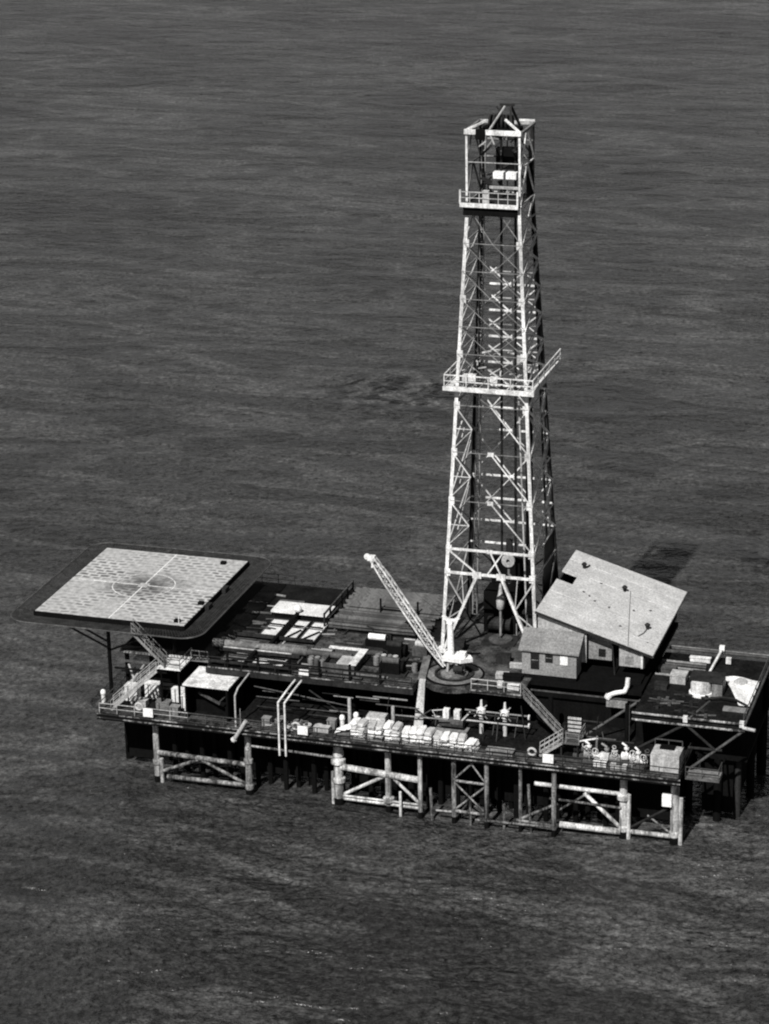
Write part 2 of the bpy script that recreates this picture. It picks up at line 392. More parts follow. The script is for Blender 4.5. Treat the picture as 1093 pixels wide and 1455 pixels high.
for x, z1, mt, tilt in ((-5.4,2.6,'pilepaint',0),(-2.0,3.4,'pilegrey',-.35),(1.6,2.6,'pilegrey',0),(4.95,2.6,'pilegrey',0),(7.9,5.0,'pilegrey',-.55)):
    b = MB().tube((x,-18.0,-5),(x+tilt,-18.0,z1), .14, None, 8); part('fender_pile', b, mt, PF)
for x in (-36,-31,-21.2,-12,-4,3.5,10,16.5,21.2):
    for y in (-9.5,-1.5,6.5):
        b = MB().tube((x,y,-6),(x,y,6.9), .36, None, 10); part('pile', b, 'black', PF)  # rear piles coloured black for the shade below the deck
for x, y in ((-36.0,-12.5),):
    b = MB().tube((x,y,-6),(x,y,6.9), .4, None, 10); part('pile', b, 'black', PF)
b = MB().tube((25.9,-9.6,-6),(25.9,-9.6,11.4), .34, None, 10); part('pile', b, 'steel', PF)
for k in range(48):  # dense black conductors added to darken the gaps between front piles
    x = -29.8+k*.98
    b = MB().tube((x,-15.3+(k%3)*.9,-6),(x,-15.3+(k%3)*.9,7.0),.27,None,8); part('shade_conductor', b, 'black', PF)
for k in range(14):  # further black conductors added to darken the water beneath
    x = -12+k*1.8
    b = MB().tube((x,-11.9,-6),(x,-11.9,7.0),.4,None,8); part('shade_conductor', b, 'black', PF)
def brace(pts, r, mt): part('pile_brace', MB().tube(pts[0], pts[1], r, None, 10), mt, PF)
y = -17.1
for p, q, r, mt in [((-30.9,y,3.3),(-21.4,y,3.1),.24,'pilegrey'),((-30.0,y,.75),(-21.5,y,.85),.22,'pilegrey'),((-30.5,y,1.3),(-26.6,y,3.0),.16,'pilegrey'),((-26.2,y,3.0),(-21.5,y,.9),.15,'pilegrey'),((-28.4,y+.6,2.5),(-23.4,y+.6,2.5),.12,'pilegrey'),
        ((-11.7,y,4.1),(-3.6,-17.6,3.9),.32,'pilepaint'),((-11.5,y,.7),(-3.6,-17.6,.9),.15,'pilepaint'),((-11.5,y-.1,1.05),(-3.6,-17.7,1.3),.11,'pilepaint'),((-11.4,y,1.2),(-7.0,-17.2,3.8),.17,'pilepaint'),((-6.2,-17.4,3.6),(-3.5,-17.7,1.4),.15,'pilepaint'),((-20.9,y,5.2),(-12.3,y,5.0),.12,'pilegrey'),
        ((.1,-18,4.5),(3.2,-18.1,4.5),.13,'pilegrey'),((.1,-18,1.3),(3.2,-18.1,1.3),.15,'pilegrey'),((.15,-18,1.5),(3.2,-18.1,4.3),.1,'pilegrey'),((.15,-18.1,4.3),(3.2,-18.2,1.5),.09,'pilegrey'),((.1,-18,4.7),(1.9,-18.05,6.6),.1,'pilegrey'),((3.2,-18.1,4.6),(1.7,-18.1,6.6),.08,'pilegrey'),
        ((-1.8,-18,1.1),(-.1,-18,1.15),.1,'pilegrey'),((2.2,-18.3,.75),(9.6,-18.3,.95),.11,'pilegrey'),((6.2,-18.2,1.2),(9.8,-18.2,1.1),.13,'pilegrey'),
        ((6.7,-18.1,1.4),(10.2,-18.1,3.4),.14,'pilegrey'),((7.8,-17.4,4.9),(16.2,-16.9,4.6),.2,'pilepaint'),((9.3,-17.6,3.6),(16.2,-17.2,3.3),.12,'pilegrey'),((10.3,-17.5,.95),(16.1,-17,.7),.3,'pilepaint'),((12.6,-17.2,4.4),(16.1,-17,1.1),.19,'pilepaint'),((10.2,-17.4,2.4),(13.2,-17.2,4.6),.1,'pilegrey'),
        ((16.6,-16.8,.75),(21.0,-16.7,.7),.22,'pilepaint'),((16.7,-16.9,1.0),(20.5,-16.8,3.6),.12,'steel'),((18.6,-16.7,2.6),(21,-16.7,.9),.09,'pilegrey')]:
    brace((p, q), r, mt)
for yy in (-9.5,-1.5):
    for a, c in ((-31,-21.2),(-12,-4),(3.5,10),(10,16.5),(16.5,21.2)):
        brace(((a,yy,.9),(c,yy,4.6)), .2, 'black'); brace(((a,yy,4.6),(c,yy,4.7)), .2, 'black')  # rear braces black as well, shade put into the colour
b = MB().cbox((20.55,-17.2,4.1),(.9,.5,1.2)); part('junction_box', b, 'white_clean', PF, 'white box on the end pile')
b = MB().cbox((-37.0,-11.7,5.2),(.9,.4,.3)); part('fender_stub', b, 'lightgrey', PF)
# rails
runs = [([(-36.4,-18.35,ZL),(-27,-18.35,ZL)],'lightgrey'),([(-27,-18.35,ZL),(-12,-18.35,ZL)],'midsteel'),([(-12,-18.38,ZL),(8.9,-18.38,ZL)],'steel'),([(8.9,-18.35,ZL),(21.8,-18.35,ZL)],'steel'),
        ([(-36.4,-18.3,ZL),(-36.4,-9,ZL)],'midsteel'),([(21.8,-18.3,ZL),(21.8,-10,ZL)],'steel'),
        ([(.4,-13.0,ZU),(5.3,-13.0,ZU)],'lightgrey'),([(-26.2,-14.3,ZU),(-5.2,-14.3,ZU)],'steel'),([(-36.2,8.4,ZU),(-25,8.4,ZU)],'steel'),
        ([(27.1,-14.7,ZU),(27.1,.8,ZU)],'midsteel')]
for pts, mt in runs:
    part('railing', MB().rail(pts), mt, PF)
b = MB()
for x in (-24.2,-21,-17.7,-14.6,-11.5,-8.4): b.beam((x,-14.2,ZU),(x,-14.2,ZU+1.7),.22,.22)
b.beam((-24.2,-14.2,ZU+1.1),(-8.4,-14.2,ZU+1.1),.1); part('railing', b, 'black', PF)
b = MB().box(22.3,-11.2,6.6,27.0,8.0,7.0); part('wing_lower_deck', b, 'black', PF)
b = MB().box(22.6,-10.4,.7,25.6,4,6.55); part('shade_block', b, 'black', PF, 'black block added for shade under the right wing')  # black box added to keep the space below the wing dark
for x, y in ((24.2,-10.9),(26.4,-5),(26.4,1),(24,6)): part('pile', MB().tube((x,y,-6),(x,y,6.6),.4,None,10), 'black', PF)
for xa, xb in ((-35.4,-24),(-23.6,-12.9),(-11,-1.2),(-.6,9.2),(10.4,20.6)):  # black boxes added below the lower deck so pile gaps go dark
    b = MB().box(xa,-13.9,.9,xb,-2,6.6); part('shade_block', b, 'black', PF)
# small platform past the right end
b = MB().box(22.1,-16.6,6.75,25.3,-14.6,6.95); part('side_platform', b, 'plate_light', PF)
b = MB().rail([(22.1,-16.5,6.95),(25.2,-16.5,6.95),(25.2,-14.7,6.95)]); part('railing', b, 'midsteel', PF)
for x in (22.6,24.9): part('bracket', MB().beam((x,-15.0,6.75),(x,-11.2,6.7),.2,.3), 'black', PF)

# ------------------------------------------------------------------ helideck
HZ = 16.06; hx0,hx1,hy0,hy1 = -44.6,-28.6,-14.4,4.0; hcx,hcy = (hx0+hx1)/2,(hy0+hy1)/2
HD = thing('helicopter_deck', 'raised square helicopter landing deck with patterned pale surface and painted circle', 'helideck', (hcx,hcy,ZU))
o = bpy.data.objects.new('landing_surface', MB().box(-8,-9.2,-.18,8,9.2,0).mesh('landing_surface', M['heli'])); COL.objects.link(o); o.parent = HD; o.location = (0,0,HZ-ZU)
def annulus(c, r0, r1, z, n=56):
    b = MB(); vs = []; fs = []
    for i in range(n):
        t = 2*math.pi*i/n
        for r in (r0, r1):
            for dz in (0, -.003): vs.append((c[0]+r*math.cos(t), c[1]+r*math.sin(t), z+dz))
    for i in range(n):
        a, k = i*4, ((i+1) % n)*4
        fs += [(a,a+2,k+2,k),(a+1,k+1,k+3,a+3),(a,k,k+1,a+1),(a+2,a+3,k+3,k+2)]
    return b.add(vs, fs)
part('painted_circle', annulus((hcx,hcy), 3.17, 3.27, HZ+.008), 'white', HD)
b = MB().box(hcx-.06,hy0,HZ+.001,hcx+.06,hy1,HZ+.012); part('painted_line', b, 'white_clean', HD)
b = MB().box(hx0,hcy-.07,HZ+.001,hx1,hcy+.07,HZ+.016); part('painted_line', b, 'white', HD)
b = MB().box(hcx-.5,hcy-.55,HZ+.001,hcx+.5,hcy+.55,HZ+.02); part('painted_square', b, 'lightgrey', HD)
b = MB()
b.box(hx0+.05,hy0-.12,HZ-.75,hx1-.05,hy0-.003,HZ-.03); b.box(hx0+.05,hy1+.003,HZ-.75,hx1-.05,hy1+.12,HZ-.03)
b.box(hx0-.12,hy0-.12,HZ-.75,hx0-.003,hy1+.12,HZ-.03); b.box(hx1+.003,hy0-.12,HZ-.75,hx1+.12,hy1+.12,HZ-.03)
part('edge_girder', b, 'black', HD)
# safety net: frame tube and cord mesh hung out all round, rounded corners
ow = 2.35; zi, zo = HZ-.55, HZ-.35
def ring(d, z, rr):
    pts = []
    for cx_, cy_, a0 in ((hx1-rr+d,hy0+rr-d,-90),(hx1-rr+d,hy1-rr+d,0),(hx0+rr-d,hy1-rr+d,90),(hx0+rr-d,hy0+rr-d,180)):
        for k in range(7):
            t = R(a0+15*k); pts.append(V(cx_+rr*math.cos(t), cy_+rr*math.sin(t), z))
    return pts
ro = ring(ow, zo, 2.2); ri = ring(.15, zi, .3)
b = MB(); b.path(ro+[ro[0]], .075, 7); part('net_frame', b, 'midsteel', HD)
b = MB()
def perim(pts):
    L = [0]; q = pts+[pts[0]]
    for a, c in zip(q[:-1], q[1:]): L.append(L[-1]+(c-a).length)
    return q, L
def at(q, L, s):
    s %= L[-1]
    for i in range(len(L)-1):
        if L[i] <= s <= L[i+1] and L[i+1] > L[i]: return q[i].lerp(q[i+1], (s-L[i])/(L[i+1]-L[i]))
    return q[-1]
qo, Lo = perim(ro); qi, Li = perim(ri)
N = 240
for i in range(N):
    a = at(qi, Li, Li[-1]*i/N); c = at(qo, Lo, Lo[-1]*i/N); c2 = at(qo, Lo, Lo[-1]*(i+3)/N); c3 = at(qo, Lo, Lo[-1]*(i-3)/N)
    b.beam(a, c2, .05); b.beam(a, c3, .05)
part('safety_net', b, 'net', HD)
b = MB()
for i in range(0, N, 10):
    a = at(qi, Li, Li[-1]*i/N); c = at(qo, Lo, Lo[-1]*i/N); b.beam(a-V(0,0,.12), c-V(0,0,.05), .09)
part('net_bracket', b, 'steel', HD)
b = MB()
for yy in [hy0+.6+i*2.15 for i in range(9)]: b.beam((hx0+.1,yy,HZ-.5),(hx1-.1,yy,HZ-.5),.2,.55)
for xx in (-43,-37.2,-30.6): b.beam((xx,hy0+.2,HZ-1.1),(xx,hy1-.2,HZ-1.1),.3,.6)
part('under_beams', b, 'black', HD)
for xx, yy, zz in ((-37.2,-13.4,ZL),(-30.6,-12.2,ZU),(-37.2,-4.5,ZU-4),(-30.6,-4.5,ZU),(-37.0,3,ZU-4),(-30.6,3,ZU)):
    b = MB().tube((xx,yy,zz),(xx,yy,HZ-1.3),.2); part('leg', b, 'black', HD)
for p, q in (((-43.5,-13.4,HZ-.9),(-37.3,-13.4,ZU+.4)),((-37.2,-13.3,ZU+.1),(-31,-12.6,HZ-1.4)),((-43.5,-4.5,HZ-.9),(-37.3,-4.5,ZU+.4)),((-43.5,3,HZ-.9),(-37.3,3,ZU+.4)),((-30.6,-4.5,ZU+.3),(-30.6,3,HZ-1.4)),((-41.5,-13.4,HZ-1),(-37.3,-13.4,HZ-3)),((-28.9,3.6,HZ-.8),(-30.6,3,ZU+.2)),((-36.8,-13.2,10.2),(-31.0,-13.2,10.2))):
    b = MB().tube(p, q, .11); part('brace', b, 'black', HD)
for px_, py_ in ((-29.0,-8.6),(-29.6,-13.6),(-30.8,2.6)):
    b = MB().cbox((px_,py_,HZ+.002),(.55,.5,.28)); part('deck_fitting', b, 'black', HD)
for px_, py_ in ((-28.55,-3.6),(-28.55,-8.4)):
    b = MB().cbox((px_+.25,py_,HZ-.5),(.5,1.1,.5)); part('deck_light', b, 'steel', HD)
b = MB().tube((-29.3,-13.9,HZ),(-29.3,-13.9,HZ+.9),.04); part('wind_staff', b, 'white', HD)

# ------------------------------------------------------------------ stairs
def stair(name, label, p, q, w, mat_s, mat_t, side, rails=True, n=14, group='steel stairways'):
    """flight from p (top) to q (foot); side = unit vector across"""
    p, q, sd = Vector(p), Vector(q), Vector(side)
    t = thing(name, label, 'stairs', q, group)
    for sgn in (-1, 1):
        o_ = sd*(w/2*sgn); part('stringer', MB().beam(p+o_, q+o_, .06, .24), mat_s, t)
    b = MB()
    d = (q-p); hd = V(d.x,d.y,0).normalized()
    for i in range(1, n):
        c = p.lerp(q, i/n); b.hexa([c+sd*(s1*w/2*.96)+hd*(h1*.13)+V(0,0,z1) for z1 in (0,.04) for s1, h1 in ((-1,-1),(1,-1),(1,1),(-1,1))])
    part('treads', b, mat_t, t)
    if rails:
        for sgn in (-1, 1):
            o_ = sd*(w/2*sgn); b = MB()
            for i in range(6):
                c = p.lerp(q, i/5)+o_; b.beam(c, c+V(0,0,1.05), .05)
            for h in (.55, 1.05): b.beam(p+o_+V(0,0,h), q+o_+V(0,0,h), .055)
            part('handrail', b, mat_s, t)
    return t
stair('stairway', 'steep steel stairway with open handrails from helideck edge down to landing', (-33.4,-16.0,15.7),(-30.3,-15.3,12.1), 1.1,'grey','midsteel',(.22,-.97,0))
stair('stairway', 'lower flight from small landing down to left corner of lower deck', (-30.9,-16.1,11.9),(-35.6,-17.0,ZL+.05), 1.2,'lightgrey','lightgrey',(.19,-.98,0))
stair('stairway', 'long steel stairway from drill floor down towards landing beside cabin', (5.5,-13.1,12.0),(9.9,-15.3,9.05), 1.1,'grey','midsteel',(.45,-.89,0))
stair('stairway', 'short flight from right landing down to front walkway beside white sign', (10.2,-16.0,9.0),(8.1,-16.5,ZL+.05), .9,'lightgrey','grey',(.2,-.98,0), n=8)
LA = thing('stair_landing', 'small railed stair landing with pale floor under helideck corner', 'landing', (-29.6,-14.4,12))
part('floor_plate', MB().box(-31.0,-16.1,11.9,-28.5,-12.6,12.0), 'white', LA)
part('railing', MB().rail([(-30.2,-16.05,12),(-28.55,-16.05,12),(-28.55,-12.7,12)]), 'midsteel', LA)
for xx in (-30.7,-28.8): part('leg', MB().tube((xx,-15.8,ZL),(xx,-15.8,11.9),.13), 'black', LA)
GW = thing('gangway', 'short railed gangway joining stair landing to upper deck', 'gangway', (-27.6,-12.6,12))
part('floor_plate', MB().box(-28.45,-13.4,11.92,-26.5,-12.55,12.0), 'grey', GW)
part('railing', MB().rail([(-28.4,-13.35,12.0),(-26.6,-13.35,12.0)], step=.9), 'grey', GW)
LB = thing('stair_landing', 'dark railed stair landing halfway down beside cabin', 'landing', (10.8,-14.8,9))
part('floor_plate', MB().box(9.9,-16.5,8.92,11.9,-13.6,9.0), 'midsteel', LB)
part('railing', MB().rail([(11.85,-13.7,9),(11.85,-16.4,9),(10.6,-16.4,9)], step=1), 'grey', LB)
for xx in (10.1,11.7): part('leg', MB().tube((xx,-16.2,ZL),(xx,-16.2,8.95),.09), 'steel', LB)
b = MB()
for i in range(4): b.box(10.3,-14.4+.0,9.3+i*.42,11.6,-14.25,9.5+i*.42)
part('louvre_panel', b, 'lightgrey', LB)

# ------------------------------------------------------------------ derrick
DB, DT, ZT = ZU, 57.2, 64.2
def half(z): return 5.0-.0516*(z-12) if z <= DT else 2.667
D = thing('derrick', 'tall tapered lattice steel drilling derrick with white front legs', 'derrick', (0,0,ZU))
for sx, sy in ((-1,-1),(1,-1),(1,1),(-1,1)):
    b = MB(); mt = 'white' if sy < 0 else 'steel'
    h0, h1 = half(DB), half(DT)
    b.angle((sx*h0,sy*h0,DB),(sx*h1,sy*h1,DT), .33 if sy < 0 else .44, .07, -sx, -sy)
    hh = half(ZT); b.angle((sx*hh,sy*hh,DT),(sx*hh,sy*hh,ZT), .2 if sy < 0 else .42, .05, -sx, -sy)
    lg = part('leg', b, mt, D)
    for z in (20.45,22.9,27.85,32.8,37.5,42.6,48,53.4):
        h = half(z); g = MB()
        g.box(min(sx*(h+.02),sx*(h-.55)), sy*h-.03+ (-.02*sy), z-.38, max(sx*(h+.02),sx*(h-.55)), sy*h+.03+(-.02*sy), z+.38)
        g.box(sx*h-.03,min(sy*(h+.03),sy*(h-.55)), z-.35, sx*h+.03, max(sy*(h+.03),sy*(h-.55)), z+.35)
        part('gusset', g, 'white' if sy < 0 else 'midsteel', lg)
    part('shoe', MB().cbox((sx*5.0-sx*.2,sy*5.0-sy*.2,ZU),(1.0,1.0,.35)), mt, lg)
def fp(face, u, z):
    """point on a face: u in -1..1 across"""
    h = half(z)-.02
    return {'f': V(u*h,-h,z), 'b': V(u*h,h,z), 'l': V(-h,u*h,z), 'r': V(h,u*h,z)}[face]
lev = [20.45,22.9,27.85,32.8,37.5,39.9,42.6,45.3,48.0,50.7,53.4,57.2]
def member(name, face, u0, z0, u1, z1, w, mt):
    part(name, MB().beam(fp(face,u0,z0), fp(face,u1,z1), w, w), mt, D)
for face in 'fblr':
    for i, z in enumerate(lev):
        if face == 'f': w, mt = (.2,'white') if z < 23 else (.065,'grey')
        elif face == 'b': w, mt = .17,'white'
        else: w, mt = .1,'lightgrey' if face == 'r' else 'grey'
        member('girt', face, -1, z, 1, z, w, mt)
    zz = [22.9,27.85,32.8,37.5,39.9,42.6,45.3,48.0,50.7,53.4,57.2]
    for z0, z1 in zip(zz[:-1], zz[1:]):
        b = MB(); zm = (z0+z1)/2
        if face == 'f':
            if z0 < 37:
                b.beam(fp(face,-1,z1),fp(face,-.5,zm),.09); b.beam(fp(face,0,z1),fp(face,1,z0),.1); b.beam(fp(face,-.5,zm),fp(face,-1,zm),.06); b.beam(fp(face,-.5,zm),fp(face,-.98,z0+.3),.06)
            else:
                b.beam(fp(face,-1,z1),fp(face,0,z0),.06); b.beam(fp(face,0,z1),fp(face,1,z0),.06); b.beam(fp(face,0,z0),fp(face,1,z1),.05)
            part('face_brace', b, 'white' if z0 < 37 else 'grey', D)
            if z0 < 37.4:
                g = fp(face,0,z0); part('centre_gusset', MB().box(g.x-.3,g.y-.07,z0-.2,g.x+.3,g.y+.01,z0+.2), 'white', D)
        elif face == 'b':
            b.beam(fp(face,-1,z1),fp(face,0,z0),.12); b.beam(fp(face,1,z1),fp(face,0,z0),.12)
            b.beam(fp(face,0,z1),fp(face,-1,z0),.09); b.beam(fp(face,0,z1),fp(face,1,z0),.09)
            if z1-z0 > 3: b.beam(fp(face,-1,zm),fp(face,1,zm),.18)
            part('face_brace', b, 'white', D)
        else:
            mt = 'white' if face == 'r' else 'lightgrey'
            w = .17 if face == 'r' else .12; b.beam(fp(face,-1,z1),fp(face,1,z0),w); b.beam(fp(face,-1,z0),fp(face,1,z1),w)
            if z1-z0 > 3: b.beam(fp(face,-.5 if face=='r' else 0,zm),fp(face,1,zm),.1)
            part('face_brace', b, mt, D)
# lower front: V door
member('girt','f',-1,20.45,1,20.45,.22,'white')
for s in (-1,1):
    u = -.28 if s < 0 else .26
    part('door_brace', MB().beam(fp('f',u,20.4)-V(0,.05,0), fp('f',s*.94,12.3)-V(0,.05,0), .26), 'white', D)
    part('centre_gusset', MB().box(u*4.55-.45,-4.72,20.1,u*4.55+.45,-4.6,20.75), 'white', D)
b = MB(); b.beam(fp('f',-1,22.9),fp('f',-.28,20.5),.13); b.beam(fp('f',0,22.9),fp('f',.26,20.5),.12); b.beam(fp('f',.3,22.9),fp('f',-.06,20.5),.13)
part('face_brace', b, 'white', D)
for s in (-1,1):
    b = MB(); b.beam(fp('f',s,20.3),fp('f',s*.53,16.9),.13); b.beam(fp('f',s*.53,16.9),fp('f',s*.97,15.3),.1); b.beam(fp('f',s*.62,20.3),fp('f',s*.55,17),.1)
    part('face_brace', b, 'lightgrey', D)
for face in 'lrb':
    b = MB(); b.beam(fp(face,-1,20.45),fp(face,0,16.2),.13); b.beam(fp(face,1,20.45),fp(face,0,16.2),.13); b.beam(fp(face,0,16.2),fp(face,1,12.3),.13); b.beam(fp(face,0,16.2),fp(face,-1,12.3),.13); b.beam(fp(face,-1,16.2),fp(face,1,16.2),.14)
    part('face_brace', b, 'grey' if face != 'b' else 'steel', D)
# dark wind walls round the foot of the derrick
hh = half(12)-.25; h2 = half(22.4)-.25
b = MB().hexa([(hh,-3.4,12),(hh+.06,-3.4,12),(hh+.06,hh,12),(hh,hh,12),(h2,.6,22.4),(h2+.06,.6,22.4),(h2+.06,h2,22.4),(h2,h2,22.4)])
part('wind_wall', b, 'steel', D)
part('wall_capping', MB().beam((h2,.5,22.4),(h2,h2,22.55),.14), 'white', D)
b = MB().hexa([(-2.2,4.5,12),(1.6,4.5,12),(1.6,4.6,12),(-2.2,4.6,12),(-2.2,4.2,19.2),(1.6,4.2,19.2),(1.6,4.3,19.2),(-2.2,4.3,19.2)])
part('wind_wall', b, 'black', D)
# dark ladder and standpipe running up inside the back
b = MB()
for k in (-.22,.22): b.beam((-4.0+k,4.3,12.5),(-2.2+k*.8,2.35,63.5),.12)
for i in range(90):
    t = i/90; b.beam((-4.22+1.82*t,4.3-1.95*t,12.5+51*t),(-3.78+1.76*t,4.3-1.95*t,12.5+51*t),.05)
part('ladder', b, 'grey', D)
b = MB(); b.tube((4.2,3.5,13),(2.3,2.1,62),.12); part('standpipe', b, 'black', D)
b = MB(); b.tube((3.1,-1.6,12),(2.2,-1.6,38),.09); part('standpipe', b, 'lightgrey', D)
# monkey board
mz = 39.45
b = MB(); b.box(-4.55,-4.4,mz-.22,4.35,-3.75,mz); b.box(3.5,-3.75,mz-.2,4.35,6.9,mz-.01); b.box(-4.55,-3.75,mz-.2,-3.75,.2,mz-.01)
mk = part('monkey_board', b, 'white', D)
for pts in ([(-4.5,-4.35,mz),(4.3,-4.35,mz)],[(4.3,-4.35,mz),(4.3,6.85,mz)],[(-4.5,-4.35,mz),(-4.5,.15,mz)]):
    part('railing', MB().rail(pts, 1.25, 2.2, .05), 'white', mk)
part('toe_board', MB().box(-4.62,-4.5,mz-.3,4.42,-4.42,mz+.12), 'white', mk)
part('toe_board', MB().box(4.36,-4.4,mz-.25,4.44,6.9,mz+.3), 'white', mk)
b = MB()
for x in (-2.6,-1.9,-1.2,-.4,1.9,2.6): b.beam((x,-3.7,mz-.1),(x,-1.2,mz-.1),.1)
part('racking_fingers', b, 'lightgrey', mk)
for x, y_, z_, mt in ((-3.0,-2.6,.1,'white'),(-2.2,-2.4,.1,'white'),(.0,-2.6,.0,'white'),(-2.6,1.8,.0,'midsteel'),(2.4,1.5,.3,'lightgrey'),(1.2,2.4,.8,'lightgrey')):
    part('racking_block', MB().cbox((x,y_,mz+z_),(.75,.5,.8)), mt, mk)
b = MB()
for i in range(6): b.tube((2.2+.16*(i%5),1.6+.2*(i//5),ZU+.2),(2.15+.14*(i%5),1.5+.2*(i//5),mz+1.4+random.uniform(-.2,.6)),.075,None,6)
part('pipe_stand_guide', b, 'black', D)
# crown section
cz = 57.3
b = MB(); b.box(-3.05,-3.25,cz-.28,2.55,-2.6,cz); b.box(-2.6,-2.6,cz-.25,2.5,2.7,cz-.08)
ct = part('crown_catwalk', b, 'steel', D)
part('toe_board', MB().box(-3.1,-3.33,cz-.3,2.6,-3.26,cz+.12), 'white', ct)
b = MB(); b.rail([(-3.05,-3.2,cz),(2.5,-3.2,cz)], 1.15, .9, .04); part('railing', b, 'lightgrey', ct)
for x in (-3.06,2.52): part('corner_post', MB().beam((x,-3.22,cz),(x,-3.22,cz+1.35),.17), 'white', ct)
part('crown_girder', MB().box(-2.75,-2.85,ZT-.35,2.75,-2.6,ZT+.1), 'white', D)
part('crown_girder', MB().box(-2.7,2.55,ZT-.3,2.75,2.75,ZT), 'lightgrey', D)
for s in (-1,1): part('crown_girder', MB().box(s*2.7-.1,-2.55,ZT-.3,s*2.7+.1,2.5,ZT-.02), 'grey', D)
for z in (61.2,):
    part('girt', MB().beam((-2.6,-2.64,z),(2.6,-2.64,z),.07), 'lightgrey', D)
for face, mt in (('l','midsteel'),('r','white'),('b','grey')):
    b = MB()
    for z0, z1 in ((57.3,60.7),(60.7,64.1)):
        b.beam(fp(face,-1,z0),fp(face,0,z1),.14); b.beam(fp(face,1,z0),fp(face,0,z1),.14); b.beam(fp(face,-1,z1),fp(face,1,z1),.12)
    if face == 'b': b.beam(fp(face,-1,58.9),fp(face,1,58.9),.14); b.beam(fp(face,-1,62.4),fp(face,1,62.4),.14); b.beam(fp(face,0,57.3),fp(face,0,64.1),.12)
    part('face_brace', b, mt, D)
part('wind_wall', MB().box(2.45,.3,57.3,2.5,2.5,60.4), 'black', D)
# crown block: sheaves and gin pole frame
cb = part('crown_block', MB().box(-1.6,-.9,ZT-.5,2.0,.9,ZT-.1), 'black', D)
for x in (-.9,-.5,-.1,.3,.7,1.1):
    b = MB().tube((x-.09,0,ZT+.3),(x+.09,0,ZT+.3),.75,None,18); part('sheave', b, 'steel', cb)
b = MB()
for s in (-1,1):
    for x in (-.6,1.5): b.beam((x,s*1.6,ZT-.2),(x*.35+.5,0,ZT+2.0),.18)
b.beam((-.0,0,ZT+2.0),(1.4,0,ZT+2.0),.22); b.beam((1.5,-1.6,ZT),(-.3,0,ZT+1.8),.12)
part('gin_frame', b, 'steel', cb)
part('gin_frame', MB().beam((-.6,-1.7,ZT-.1),(.5,-.1,ZT+1.9),.14), 'lightgrey', cb)
for p, q in (((-2.6,-2.7,ZT),(-1.0,-1.2,ZT+.7)),((2.6,-2.7,ZT),(.9,-1.5,ZT+.9)),((1.2,2.6,ZT+.1),(2.7,2.65,ZT+.1))):
    part('gin_frame', MB().beam(p,q,.18), 'white', cb)
part('crown_box', MB().cbox((-1.1,-3.05,ZT-.75),(.85,.4,.95)), 'black', cb)
rq = random.Random(5)
for k in range(16):
    p = V(rq.uniform(-2.4,2.4),rq.uniform(-.5,2.3),rq.uniform(57.6,63.5))
    part('crown_ironwork', MB().beam(p,p+V(rq.uniform(-1.2,1.2),rq.uniform(-.4,.4),rq.uniform(-1.2,1.2)),rq.uniform(.1,.28)), 'steel', D)
for k in range(12):
    p = V(rq.uniform(-2.4,2.4),rq.uniform(-1.5,2.3),rq.uniform(57.6,63.5))
    part('crown_ironwork', MB().beam(p,p+V(rq.uniform(-1.0,1.0),rq.uniform(-.4,.4),rq.uniform(-1.0,1.0)),rq.uniform(.06,.14)), 'lightgrey', D)
part('catwalk_underframe', MB().box(-2.85,-3.0,cz-1.15,2.4,-2.72,cz-.31), 'black', D)
for k in range(22):
    p = V(rq.uniform(-3.2,3.2),rq.uniform(-2.6,2.6),mz+rq.uniform(.3,2.6))
    part('racking_ironwork', MB().beam(p,p+V(rq.uniform(-1.0,1.0),rq.uniform(-.5,.5),rq.uniform(-.6,.6)),rq.uniform(.06,.15)), 'lightgrey', D)
for z_ in (25.4,30.3,35.1):
    for s_ in (-1,1):
        for fc in 'lr': part('sub_brace', MB().beam(fp(fc,-.1*s_,z_-2.0),fp(fc,.8*s_,z_+1.4),.1), 'lightgrey', D)
for z_ in (41.2,43.9,46.6,49.3,52.0):
    part('sub_brace', MB().beam(fp('b',-.9,z_),fp('b',.9,z_),.09), 'lightgrey', D); part('sub_brace', MB().beam(fp('l',-.8,z_),fp('l',.8,z_+.6),.07), 'lightgrey', D); part('sub_brace', MB().beam(fp('r',-.8,z_),fp('r',.8,z_+.6),.09), 'lightgrey', D)
b = MB(); b.cbox((.0,-.4,59.2),(1.0,.8,.7)); b.cbox((1.25,-.4,59.2),(1.0,.8,.7)); part('water_tank', b, 'white_clean', D)
b = MB(); b.cbox((.6,-.2,58.2),(3.2,.2,.25)); part('tank_rail', b, 'lightgrey', D)
b = MB(); b.cbox((.7,.7,60.0),(2.4,.9,2.0)); part('crown_winch', b, 'black', D)
part('crown_box', MB().cbox((-.6,-2.9,cz),(.6,.5,1.3)), 'lightgrey', D)

# travelling block hung in the derrick
TB = thing('travelling_block', 'round travelling block sheave hanging on two dark drilling lines inside derrick', 'pulley block', (.75,0,20.3))
b = MB().lathe((0,0,0),[(.18,-.16),(.66,-.16),(.7,0),(.66,.16),(.18,.16)],20)
rot = Matrix.Rotation(R(90),4,'X'); b.v = [rot @ p + V(.75,-.2,20.5) for p in b.v]
part('sheave', b, 'lightgrey', TB)
part('hook', MB().path([(.75,0,19.8),(.75,0,19.0),(1.0,0,18.7),(1.05,0,18.3),(.8,0,18.05),(.5,0,18.2)],.12), 'grey', TB)
b = MB().box(.45,.1,20,1.05,.5,22.6); part('cheek_plate', b, 'steel', TB)
for x, xt in ((.05,.1),(1.45,1.5)):
    part('drilling_line', MB().tube((x,0,21.2),(xt,0,ZT),.13,None,8), 'cable', TB)
KE = thing('kelly', 'pale swivel and kelly pipe hanging above rotary table', 'kelly', (.1,-.8,12.2))
